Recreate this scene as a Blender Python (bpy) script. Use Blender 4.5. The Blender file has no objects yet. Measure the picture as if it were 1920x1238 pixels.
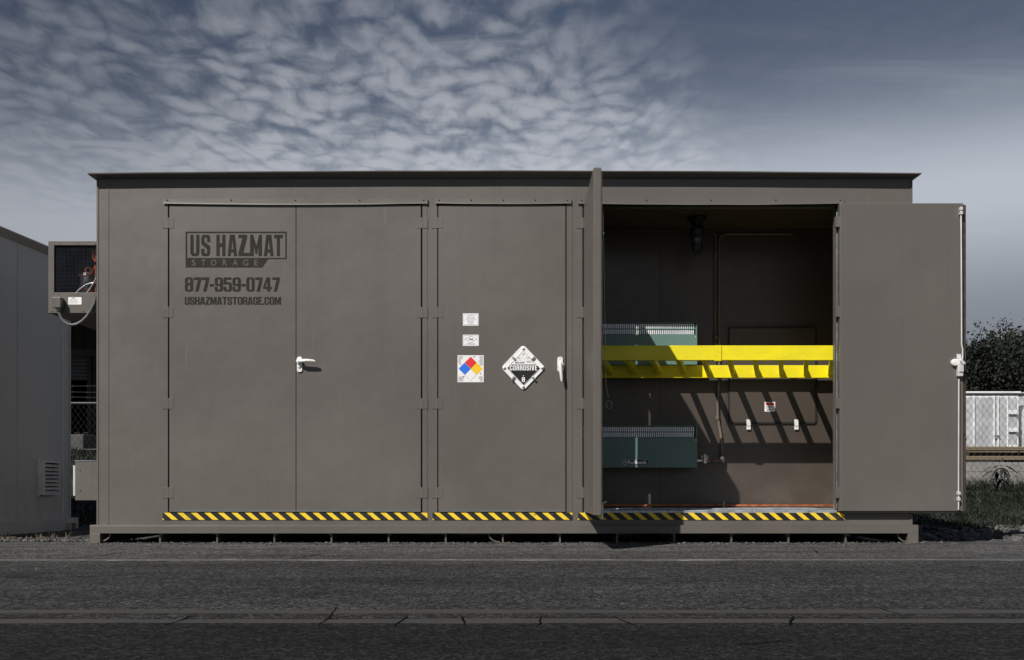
import bpy, bmesh, math, random
from math import radians as R, pi, sin, cos, sqrt
from mathutils import Vector, Matrix, noise

sc = bpy.context.scene
COL = sc.collection
random.seed(7)

# ------------------------------------------------------------------ camera
EYE = 0.44                      # lens height (m)
FOC = 2017.0                    # focal length in px of a 1920 px wide frame
FD = 8.068                      # distance of the facade: 250 px per metre
cam = bpy.data.cameras.new('camera')
cam.sensor_width = 36.0
cam.lens = FOC / 1920 * 36
cam.shift_y = (908 - 619) / 1920
cam.clip_start = 0.1
cam.clip_end = 3000
camo = bpy.data.objects.new('camera', cam)
COL.objects.link(camo)
camo.location = (0, 0, EYE)
camo.rotation_euler = (R(90), 0, 0)
sc.camera = camo

# ------------------------------------------------------------------ sun, sky, exposure
SUN_D = Vector((0.72, 1.0, -1.20)).normalized()     # direction in which the light travels
sun = bpy.data.lights.new('sun', 'SUN')
sun.energy = 4.0
sun.angle = R(0.5)
sun.color = (1.0, 0.965, 0.91)
suno = bpy.data.objects.new('sun', sun)
COL.objects.link(suno)
suno.rotation_euler = SUN_D.to_track_quat('-Z', 'Y').to_euler()
suno.location = (-8, -12, 20)
SUN_ELEV = math.asin(-SUN_D.z)
SUN_AZ = math.atan2(-SUN_D.x, -SUN_D.y)

sc.view_settings.view_transform = 'Standard'
sc.view_settings.look = 'None'
sc.view_settings.exposure = 0.40
sc.view_settings.gamma = 1.0
sc.view_settings.use_curve_mapping = False


class NT:
    """small helper round a node tree"""
    def __init__(s, tree):
        s.t = tree
        s.n = tree.nodes
        s.l = tree.links

    def add(s, typ, **kw):
        nd = s.n.new(typ)
        for k, v in kw.items():
            setattr(nd, k, v)
        return nd

    def link(s, a, b):
        s.l.new(a, b)

    def put(s, sock, v):
        if hasattr(v, 'is_output'):
            s.l.new(v, sock)
        elif v is not None:
            sock.default_value = v

    def math(s, op, a, b=None, c=None, clamp=False):
        nd = s.add('ShaderNodeMath', operation=op, use_clamp=clamp)
        s.put(nd.inputs[0], a)
        if b is not None:
            s.put(nd.inputs[1], b)
        if c is not None:
            s.put(nd.inputs[2], c)
        return nd.outputs[0]

    def step(s, v, lo, hi, a=0.0, b=1.0):
        nd = s.add('ShaderNodeMapRange', interpolation_type='SMOOTHSTEP')
        s.put(nd.inputs['Value'], v)
        nd.inputs['From Min'].default_value = lo
        nd.inputs['From Max'].default_value = hi
        nd.inputs['To Min'].default_value = a
        nd.inputs['To Max'].default_value = b
        return nd.outputs[0]

    def mix(s, f, a, b, blend='MIX'):
        nd = s.add('ShaderNodeMix', data_type='RGBA', blend_type=blend)
        s.put(nd.inputs[0], f)
        s.put(nd.inputs[6], col4(a))
        s.put(nd.inputs[7], col4(b))
        return nd.outputs[2]

    def noise(s, vec, scale, detail=4, rough=0.55, dist=0.0):
        nd = s.add('ShaderNodeTexNoise')
        if vec is not None:
            s.link(vec, nd.inputs['Vector'])
        nd.inputs['Scale'].default_value = scale
        nd.inputs['Detail'].default_value = detail
        nd.inputs['Roughness'].default_value = rough
        nd.inputs['Distortion'].default_value = dist
        return nd.outputs[0]

    def voro(s, vec, scale, feature='F1', rnd=1.0, out=0):
        nd = s.add('ShaderNodeTexVoronoi', feature=feature)
        if vec is not None:
            s.link(vec, nd.inputs['Vector'])
        nd.inputs['Scale'].default_value = scale
        nd.inputs['Randomness'].default_value = rnd
        return nd.outputs[out]

    def mapping(s, vec, loc=(0, 0, 0), rot=(0, 0, 0), scale=(1, 1, 1)):
        nd = s.add('ShaderNodeMapping')
        s.link(vec, nd.inputs[0])
        nd.inputs[1].default_value = loc
        nd.inputs[2].default_value = rot
        nd.inputs[3].default_value = scale
        return nd.outputs[0]


def col4(c):
    if isinstance(c, (tuple, list)) and len(c) == 3:
        return (c[0], c[1], c[2], 1.0)
    return c


def build_world():
    w = bpy.data.worlds.new('World')
    sc.world = w
    w.use_nodes = True
    T = NT(w.node_tree)
    T.n.clear()
    out = T.add('ShaderNodeOutputWorld')
    bg = T.add('ShaderNodeBackground')
    bg.inputs['Strength'].default_value = 0.1
    T.link(bg.outputs[0], out.inputs[0])
    sky = T.add('ShaderNodeTexSky', sky_type='NISHITA')
    sky.sun_disc = False
    sky.sun_elevation = SUN_ELEV
    sky.sun_rotation = SUN_AZ
    sky.altitude = 0
    sky.air_density = 1.0
    sky.dust_density = 1.2
    sky.ozone_density = 1.5
    tc = T.add('ShaderNodeTexCoord')
    d = tc.outputs['Generated']
    sep = T.add('ShaderNodeSeparateXYZ')
    T.link(d, sep.inputs[0])
    x, y, z = sep.outputs
    zc = T.math('MAXIMUM', z, 0.035)
    u = T.math('DIVIDE', x, zc)
    v = T.math('DIVIDE', y, zc)
    cmb = T.add('ShaderNodeCombineXYZ')
    T.link(u, cmb.inputs[0])
    T.link(v, cmb.inputs[1])
    uv = cmb.outputs[0]
    # muted, stormy sky: the physical sky tinted by a graded veil of high haze
    hyp = T.math('SQRT', T.math('ADD', T.math('MULTIPLY', x, x), T.math('MULTIPLY', y, y)))
    az = T.math('DIVIDE', x, T.math('MAXIMUM', hyp, 0.001))
    ze = T.math('ADD', z, T.step(az, -0.25, 0.30, 0.030, -0.004))

    def ramp(pts, interp='B_SPLINE', src=None):
        nd = T.add('ShaderNodeValToRGB')
        T.link(src or z, nd.inputs[0])
        cr = nd.color_ramp
        cr.interpolation = interp
        cr.elements[0].position = pts[0][0]
        cr.elements[1].position = pts[-1][0]
        for p, _ in pts[1:-1]:
            cr.elements.new(p)
        for e, (p, c) in zip(cr.elements, pts):
            e.color = (c[0] / 5, c[1] / 5, c[2] / 5, 1)
        return T.mix(1.0, nd.outputs[0], (5.0, 5.0, 5.0), 'MULTIPLY')
    veil = ramp([(0.0, (1.3, 1.4, 1.55)), (0.10, (1.35, 1.47, 1.65)), (0.16, (1.7, 1.85, 2.1)), (0.215, (3.7, 3.9, 4.3)), (0.25, (3.9, 4.15, 4.6)),
                 (0.285, (2.6, 2.85, 3.3)), (0.32, (1.15, 1.38, 1.80)), (0.36, (0.62, 0.80, 1.18)), (0.42, (0.36, 0.52, 0.88)), (0.60, (0.40, 0.56, 0.90)), (1.0, (0.40, 0.56, 0.90))], src=ze)
    hsv = T.add('ShaderNodeHueSaturation')
    hsv.inputs['Saturation'].default_value = 0.8
    hsv.inputs['Value'].default_value = 0.6
    T.link(sky.outputs[0], hsv.inputs['Color'])
    base = T.mix(0.90, hsv.outputs[0], veil)
    # altocumulus sheet: rounded puffs in fields drawn out along one direction
    m0 = T.mapping(uv, scale=(1.0, 0.42, 1.0))
    wv = T.add('ShaderNodeTexNoise')
    T.link(m0, wv.inputs['Vector'])
    wv.inputs['Scale'].default_value = 5.0
    wv.inputs['Detail'].default_value = 3
    vm = T.add('ShaderNodeVectorMath', operation='MULTIPLY_ADD')
    T.link(wv.outputs['Color'], vm.inputs[0])
    vm.inputs[1].default_value = (0.15, 0.15, 0)
    T.link(m0, vm.inputs[2])
    m0w = vm.outputs[0]
    cell = T.add('ShaderNodeTexVoronoi', feature='SMOOTH_F1')
    T.link(T.mapping(m0w, rot=(0, 0, R(-36)), scale=(0.72, 1.35, 1)), cell.inputs['Vector'])
    cell.inputs['Scale'].default_value = 18.0
    cell.inputs['Smoothness'].default_value = 0.25
    puff = T.math('SUBTRACT', 1.0, T.math('MULTIPLY', cell.outputs['Distance'], 1.25))
    fine = T.noise(m0w, 24, 6, 0.62)
    mid = T.noise(T.mapping(m0, rot=(0, 0, R(-36)), scale=(0.42, 2.0, 1)), 5.0, 5, 0.6, 0.4)
    big = T.noise(T.mapping(m0, rot=(0, 0, R(-36)), scale=(0.55, 1.3, 1)), 1.9, 3, 0.5, 0.3)
    wisp = T.noise(T.mapping(m0, rot=(0, 0, R(-40)), scale=(0.30, 2.4, 1)), 3.6, 7, 0.62, 0.5)
    azw = T.math('ADD', az, T.math('MULTIPLY', T.math('SUBTRACT', big, 0.5), 0.5))
    azw = T.math('ADD', azw, T.math('MULTIPLY', T.math('SUBTRACT', z, 0.33), 0.8))
    mask = T.step(azw, 0.02, 0.26, 1.0, 0.0)
    dens = T.math('ADD', T.math('MULTIPLY', puff, 0.45), T.math('ADD', T.math('MULTIPLY', mid, 0.62), T.math('MULTIPLY', big, 0.34)))
    dens = T.math('ADD', dens, T.math('MULTIPLY', T.math('SUBTRACT', fine, 0.5), 0.60))
    dens = T.math('ADD', dens, T.math('MULTIPLY', T.math('SUBTRACT', 0.34, z), 0.45))
    puffs = T.step(dens, 0.34, 0.92)
    puffs = T.math('MULTIPLY', puffs, T.math('MULTIPLY_ADD', mask, 0.80, 0.05))
    # the sheet frays into streaks on its left flank
    puffs = T.math('MULTIPLY', puffs, T.step(azw, -0.50, -0.16, 0.45, 1.0))
    wisps = T.math('MULTIPLY', T.step(wisp, 0.46, 0.80), T.math('MULTIPLY_ADD', mask, 0.45, 0.24))
    cl = T.math('MAXIMUM', puffs, wisps)
    cl = T.math('MULTIPLY', cl, T.step(z, 0.15, 0.25))
    cl = T.math('MULTIPLY', cl, 0.86)
    ccol = ramp([(0.20, (4.0, 4.2, 4.6)), (0.26, (4.3, 4.45, 4.8)), (0.33, (3.45, 3.6, 3.95)), (0.42, (1.9, 2.05, 2.4)), (1.0, (1.4, 1.55, 1.9))], 'LINEAR')
    fin = T.mix(cl, base, ccol)
    dim = T.step(az, -0.50, -0.02, 0.74, 1.0)
    cb = T.add('ShaderNodeCombineColor')
    for i in range(3):
        T.link(dim, cb.inputs[i])
    fin = T.mix(1.0, fin, cb.outputs[0], 'MULTIPLY')
    T.link(fin, bg.inputs['Color'])


build_world()

# ------------------------------------------------------------------ materials
MAT = {}


def material(name):
    m = bpy.data.materials.new(name)
    m.use_nodes = True
    T = NT(m.node_tree)
    b = T.n['Principled BSDF']
    MAT[name] = m
    return m, T, b


def obj_coords(T):
    return T.add('ShaderNodeNewGeometry').outputs['Position']


def bump(T, b, h, strength, dist):
    nd = T.add('ShaderNodeBump')
    nd.inputs['Strength'].default_value = strength
    nd.inputs['Distance'].default_value = dist
    T.link(h, nd.inputs['Height'])
    T.link(nd.outputs[0], b.inputs['Normal'])


def simple(name, c, rough=0.5, metal=0.0, var=0.12, scale=6.0, bmp=0.0, bscale=60.0, spec=None):
    m, T, b = material(name)
    p = obj_coords(T)
    n = T.noise(p, scale, 5, 0.6)
    lo = tuple(k * (1 - var) for k in c)
    hi = tuple(min(1, k * (1 + var)) for k in c)
    T.link(T.mix(T.step(n, 0.3, 0.7), lo, hi), b.inputs['Base Color'])
    T.link(T.step(n, 0.2, 0.8, max(0.03, rough - 0.07), min(1, rough + 0.07)), b.inputs['Roughness'])
    b.inputs['Metallic'].default_value = metal
    if spec is not None:
        b.inputs['Specular IOR Level'].default_value = spec
    if bmp:
        bump(T, b, T.noise(p, bscale, 4, 0.6), bmp, 0.004)
    return m


def paint(name, c, rough=0.42, dirt=0.25):
    """coated steel sheet: soft blotches, faint vertical streaks, oil-canning and orange peel"""
    m, T, b = material(name)
    p = obj_coords(T)
    blot = T.noise(p, 0.9, 4, 0.55)
    fine = T.noise(p, 14, 5, 0.65)
    st = T.noise(T.mapping(p, scale=(9, 9, 0.35)), 1.0, 5, 0.6)
    c1 = T.mix(T.step(blot, 0.3, 0.7), tuple(k * 0.95 for k in c), tuple(k * 1.05 for k in c))
    c2 = T.mix(T.math('MULTIPLY', T.step(st, 0.52, 0.85), dirt), c1, tuple(k * 0.62 for k in c))
    c3 = T.mix(T.math('MULTIPLY', T.step(fine, 0.60, 0.9), 0.16), c2, tuple(k * 1.25 for k in c))
    # thin scratches, road dust settled low down, a few rust freckles
    scr = T.noise(T.mapping(p, rot=(0.3, 0.5, 0.2), scale=(60, 60, 2.2)), 1.0, 3, 0.5)
    c3 = T.mix(T.math('MULTIPLY', T.step(scr, 0.68, 0.76), 0.30), c3, tuple(min(1, k * 1.7) for k in c))
    sep = T.add('ShaderNodeSeparateXYZ')
    T.link(p, sep.inputs[0])
    dust = T.math('MULTIPLY', T.step(sep.outputs[2], 0.10, 0.95, 1.0, 0.0), T.step(T.noise(p, 3.2, 6, 0.65), 0.36, 0.72))
    c3 = T.mix(T.math('MULTIPLY', dust, 0.34), c3, (0.155, 0.135, 0.112))
    frk = T.noise(p, 46, 3, 0.6)
    c3 = T.mix(T.math('MULTIPLY', T.step(frk, 0.74, 0.79), 0.55), c3, (0.075, 0.040, 0.022))
    T.link(c3, b.inputs['Base Color'])
    T.link(T.step(T.math('ADD', T.math('MULTIPLY', fine, 0.4), T.math('MULTIPLY', blot, 0.6)), 0.3, 0.7, rough - 0.08, rough + 0.08), b.inputs['Roughness'])
    h = T.math('ADD', T.math('MULTIPLY', T.noise(p, 1.8, 2, 0.5), 7.0), T.math('MULTIPLY', T.noise(p, 220, 2, 0.5), 0.12))
    bump(T, b, h, 0.25, 0.006)
    return m


paint('taupe_paint', (0.112, 0.101, 0.090))
paint('old_gray_paint', (0.50, 0.47, 0.425), 0.5, 0.35)
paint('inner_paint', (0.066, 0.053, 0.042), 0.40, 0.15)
paint('teal_paint', (0.112, 0.200, 0.168), 0.38, 0.2)


def rack_mat():
    m, T, b = material('yellow_paint')
    p = obj_coords(T)
    n = T.noise(T.mapping(p, scale=(3, 12, 22)), 1.6, 5, 0.65)
    n2 = T.noise(p, 2.2, 4, 0.6)
    n3 = T.noise(T.mapping(p, scale=(14, 30, 60)), 1.0, 4, 0.6)
    n4 = T.noise(p, 38, 4, 0.65)
    a = T.mix(T.step(n2, 0.3, 0.72), (0.90, 0.77, 0.008), (0.76, 0.64, 0.010))
    a = T.mix(T.math('MULTIPLY', T.step(n, 0.52, 0.78), 0.45), a, (0.50, 0.41, 0.02))
    a = T.mix(T.math('MULTIPLY', T.step(n3, 0.64, 0.72), 0.55), a, (0.33, 0.27, 0.04))
    a = T.mix(T.math('MULTIPLY', T.step(n4, 0.70, 0.75), 0.8), a, (0.07, 0.055, 0.04))
    T.link(a, b.inputs['Base Color'])
    T.link(T.step(n2, 0.2, 0.8, 0.36, 0.55), b.inputs['Roughness'])
    bump(T, b, T.noise(p, 9, 3, 0.5), 0.3, 0.006)


rack_mat()

simple('dark_vinyl', (0.026, 0.022, 0.0195), 0.5, var=0.06, spec=0.15)
simple('taupe_print', (0.100, 0.090, 0.081), 0.5, var=0.05)
simple('white_print', (0.80, 0.80, 0.80), 0.4, var=0.03)
simple('white_paint', (0.78, 0.78, 0.78), 0.35, var=0.05)
simple('black_print', (0.012, 0.012, 0.013), 0.4, var=0.1)
simple('gray_print', (0.30, 0.30, 0.33), 0.5, var=0.05)
simple('navy_print', (0.20, 0.21, 0.32), 0.5, var=0.05)
simple('red_print', (0.72, 0.035, 0.035), 0.4, var=0.05)
simple('blue_print', (0.025, 0.16, 0.72), 0.4, var=0.05)
simple('amber_print', (0.90, 0.55, 0.02), 0.4, var=0.05)


def tape_mat(name, c, worn, lo, hi):
    m, T, b = material(name)
    p = obj_coords(T)
    n = T.noise(T.mapping(p, scale=(1, 1, 1.6)), 26, 6, 0.7)
    n2 = T.noise(p, 4.0, 4, 0.6)
    f = T.step(T.math('ADD', n, T.math('MULTIPLY', T.math('SUBTRACT', n2, 0.5), 0.35)), lo, hi)
    grime = T.math('MULTIPLY', T.step(T.noise(p, 7, 5, 0.65), 0.45, 0.8), 0.45)
    T.link(T.mix(grime, T.mix(f, c, worn), (0.10, 0.085, 0.06)), b.inputs['Base Color'])
    b.inputs['Roughness'].default_value = 0.5


tape_mat('tape_yellow', (0.86, 0.60, 0.03), (0.22, 0.16, 0.06), 0.62, 0.70)
tape_mat('tape_black', (0.011, 0.011, 0.011), (0.09, 0.08, 0.07), 0.63, 0.72)
simple('chrome', (0.80, 0.79, 0.79), 0.35, 0.45, var=0.05)
simple('steel', (0.62, 0.63, 0.66), 0.40, 1.0, var=0.15, scale=20, bmp=0.2)
simple('cast_alloy', (0.70, 0.68, 0.65), 0.38, 0.85, var=0.1, scale=40)
simple('ivory_metal', (0.82, 0.80, 0.76), 0.30, 0.15, var=0.05)
simple('galvanised', (0.46, 0.50, 0.55), 0.45, 0.75, var=0.22, scale=12, bmp=0.2)
simple('fin_alloy', (0.84, 0.90, 0.96), 0.40, 0.25, var=0.15)
simple('copper', (0.62, 0.20, 0.09), 0.35, 0.8, var=0.25, scale=25)
simple('black_rubber', (0.010, 0.010, 0.010), 0.6, var=0.1)
simple('black_metal', (0.014, 0.015, 0.017), 0.45, 0.3, var=0.3)
simple('dark_machine', (0.012, 0.016, 0.030), 0.5, 0.2, var=0.4, scale=9)
simple('machine_gray', (0.040, 0.043, 0.052), 0.5, 0.3, var=0.2, scale=9)
simple('lamp_glass', (0.05, 0.05, 0.05), 0.08, 0.0, var=0.1)
simple('brown_conduit', (0.15, 0.125, 0.105), 0.45, 0.0, var=0.2)
simple('hose_gray', (0.12, 0.125, 0.125), 0.35, 0.0, var=0.1)
simple('crack_dark', (0.0025, 0.0025, 0.0025), 0.95, var=0.2, spec=0.05)
simple('concrete', (0.22, 0.21, 0.20), 0.85, var=0.22, scale=3, bmp=0.5, bscale=30)
simple('truck_white', (0.70, 0.71, 0.72), 0.35, var=0.12, scale=2)
simple('truck_chassis_dark', (0.05, 0.05, 0.052), 0.6, var=0.2)  # even dark tone of the truck chassis
simple('weathered_concrete', (0.07, 0.068, 0.065), 0.9, var=0.3, scale=3)
simple('rust_dark', (0.060, 0.040, 0.030), 0.7, 0.2, var=0.4, scale=20)
simple('bark', (0.055, 0.045, 0.035), 0.9, var=0.35, scale=9, bmp=0.8, bscale=18)
simple('cladding_dark', (0.030, 0.027, 0.024), 0.7, var=0.25, scale=2)
simple('cladding_gap', (0.008, 0.008, 0.008), 0.8, var=0.1)
simple('shutter_gray', (0.09, 0.09, 0.095), 0.5, 0.2, var=0.12)
simple('wire_dark', (0.035, 0.035, 0.036), 0.6, 0.3, var=0.2)
simple('plate_gray', (0.45, 0.46, 0.49), 0.5, var=0.1)
simple('vent_gray', (0.74, 0.72, 0.68), 0.5, var=0.15)
simple('truck_gray', (0.43, 0.44, 0.455), 0.4, var=0.18, scale=3)
simple('wire_galv', (0.055, 0.055, 0.058), 0.6, 0.2, var=0.2)
simple('dry_grass', (0.085, 0.068, 0.048), 0.8, var=0.3)


def leaf_mat(name, c, var=0.5, scale=1.3):
    m, T, b = material(name)
    p = obj_coords(T)
    n = T.noise(p, scale, 3, 0.6)
    n2 = T.noise(p, 11, 2, 0.6)
    a = T.mix(T.step(n, 0.3, 0.7), tuple(k * (1 - var) for k in c), tuple(k * (1 + var) for k in c))
    a = T.mix(T.math('MULTIPLY', T.step(n2, 0.5, 0.8), 0.5), a, (c[0] * 1.7, c[1] * 1.35, c[2] * 1.2))
    T.link(a, b.inputs['Base Color'])
    b.inputs['Roughness'].default_value = 0.6
    b.inputs['Specular IOR Level'].default_value = 0.25
    return m


leaf_mat('leaf_dark', (0.012, 0.0155, 0.0105))
leaf_mat('leaf_mid', (0.020, 0.025, 0.0155))
leaf_mat('leaf_weed', (0.024, 0.031, 0.021))
leaf_mat('grass', (0.0105, 0.0150, 0.0080), 0.45, 2.5)


def wood_mat():
    m, T, b = material('lumber')
    p = obj_coords(T)
    g = T.noise(T.mapping(p, scale=(0.7, 16, 40)), 1.5, 4, 0.6, 0.4)
    r = T.add('ShaderNodeObjectInfo').outputs['Random']
    a = T.mix(T.step(g, 0.3, 0.75), (0.25, 0.20, 0.13), (0.17, 0.13, 0.085))
    a = T.mix(T.math('MULTIPLY', r, 0.55), a, (0.13, 0.10, 0.07))
    T.link(a, b.inputs['Base Color'])
    b.inputs['Roughness'].default_value = 0.75
    bump(T, b, g, 0.3, 0.004)


wood_mat()


def asphalt_mat():
    m, T, b = material('asphalt')
    p = obj_coords(T)
    # dusty kerbside strip, then lanes darkening toward the camera: vignette painted into the colour
    sep = T.add('ShaderNodeSeparateXYZ')
    T.link(p, sep.inputs[0])
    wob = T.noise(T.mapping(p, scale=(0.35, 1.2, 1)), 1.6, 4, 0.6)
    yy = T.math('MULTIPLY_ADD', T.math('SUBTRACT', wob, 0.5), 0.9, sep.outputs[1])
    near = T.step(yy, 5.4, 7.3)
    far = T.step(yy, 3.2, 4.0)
    v1 = T.voro(p, 70, 'F1', 1.0, 1)
    sep1 = T.add('ShaderNodeSeparateColor')
    T.link(v1, sep1.inputs[0])
    grain = sep1.outputs[0]
    g2 = T.noise(p, 60, 3, 0.7)
    v2 = T.voro(p, 170, 'F1', 1.0, 1)
    sep2 = T.add('ShaderNodeSeparateColor')
    T.link(v2, sep2.inputs[0])
    fleck = T.math('POWER', sep2.outputs[1], 5.0)
    g3 = T.noise(p, 6, 5, 0.6)
    g4 = T.noise(T.mapping(p, scale=(0.5, 1.6, 1)), 1.1, 4, 0.6)
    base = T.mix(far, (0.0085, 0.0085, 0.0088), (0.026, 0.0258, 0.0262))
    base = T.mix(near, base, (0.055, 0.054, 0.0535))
    # stones of the mix: most are dark, some pale
    lit = T.math('POWER', grain, 3.0)
    k = T.math('ADD', T.math('MULTIPLY_ADD', lit, 2.0, 0.26), T.math('MULTIPLY', fleck, 2.8))
    k = T.math('MULTIPLY', k, T.math('MULTIPLY_ADD', g2, 1.2, 0.40))
    k = T.math('MULTIPLY', k, T.math('MULTIPLY_ADD', T.step(g3, 0.25, 0.75), 0.35, 0.82))
    k = T.math('MULTIPLY', k, T.math('MULTIPLY_ADD', T.step(g4, 0.25, 0.75), 0.5, 0.75))
    trk = T.noise(T.mapping(p, scale=(0.10, 2.6, 1)), 1.3, 5, 0.6)
    k = T.math('MULTIPLY', k, T.math('MULTIPLY_ADD', T.step(trk, 0.3, 0.72), 0.26, 0.86))
    spot = T.noise(T.mapping(p, scale=(0.8, 1.0, 1)), 2.3, 5, 0.62, 0.6)
    k = T.math('MULTIPLY', k, T.step(spot, 0.58, 0.70, 1.0, 0.62))
    cb = T.add('ShaderNodeCombineColor')
    for i in range(3):
        T.link(k, cb.inputs[i])
    T.link(T.mix(1.0, base, cb.outputs[0], 'MULTIPLY'), b.inputs['Base Color'])
    b.inputs['Roughness'].default_value = 0.9
    b.inputs['Specular IOR Level'].default_value = 0.15
    h = T.math('ADD', grain, T.math('MULTIPLY', g2, 0.8))
    bump(T, b, h, 0.8, 0.005)
    return m


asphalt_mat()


def worn_line_mat(name, c, lo, hi, ua=(0.030, 0.030, 0.030), ub=(0.075, 0.074, 0.073)):
    m, T, b = material(name)
    p = obj_coords(T)
    n = T.noise(T.mapping(p, scale=(0.9, 9, 1)), 2.6, 6, 0.68)
    v1 = T.voro(p, 95, 'F1', 1.0, 0)
    under = T.mix(T.step(v1, 0.1, 0.6), ua, ub)
    T.link(T.mix(T.step(n, lo, hi), under, c), b.inputs['Base Color'])
    b.inputs['Roughness'].default_value = 0.8
    bump(T, b, T.noise(p, 70, 3, 0.6), 0.5, 0.004)


worn_line_mat('worn_white', (0.42, 0.42, 0.43), 0.575, 0.63, (0.034, 0.034, 0.034), (0.085, 0.084, 0.083))
worn_line_mat('line_yellow', (0.038, 0.031, 0.0245), 0.36, 0.66, (0.012, 0.012, 0.012), (0.030, 0.030, 0.030))
worn_line_mat('seam_dust', (0.11, 0.11, 0.11), 0.45, 0.65)


def ground_mat():
    m, T, b = material('ground_soil')
    p = obj_coords(T)
    v1 = T.voro(p, 34, 'F1', 1.0, 1)
    sp = T.add('ShaderNodeSeparateColor')
    T.link(v1, sp.inputs[0])
    n = T.noise(p, 1.3, 5, 0.6)
    n2 = T.noise(p, 20, 4, 0.65)
    sep = T.add('ShaderNodeSeparateXYZ')
    T.link(p, sep.inputs[0])
    grav = T.mix(T.math('POWER', sp.outputs[0], 2.2), (0.012, 0.012, 0.012), (0.10, 0.098, 0.095))
    soil = T.mix(T.step(n2, 0.3, 0.7), (0.008, 0.010, 0.006), (0.018, 0.020, 0.012))
    yy = T.math('MULTIPLY_ADD', T.math('SUBTRACT', n, 0.5), 1.2, sep.outputs[1])
    T.link(T.mix(T.step(yy, 10.3, 11.2), grav, soil), b.inputs['Base Color'])
    b.inputs['Roughness'].default_value = 0.9
    bump(T, b, T.math('ADD', sp.outputs[0], n2), 0.8, 0.015)


ground_mat()


def stone_mat():
    m, T, b = material('stone')
    g = T.add('ShaderNodeNewGeometry')
    r = g.outputs['Random Per Island']
    p = g.outputs['Position']
    c = T.mix(T.math('POWER', r, 1.8), (0.020, 0.020, 0.020), (0.17, 0.167, 0.16))
    c = T.mix(T.math('MULTIPLY', T.noise(p, 60, 3), 0.5), c, (0.05, 0.045, 0.04))
    T.link(c, b.inputs['Base Color'])
    b.inputs['Roughness'].default_value = 0.8


stone_mat()

# ------------------------------------------------------------------ mesh builder


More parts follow.
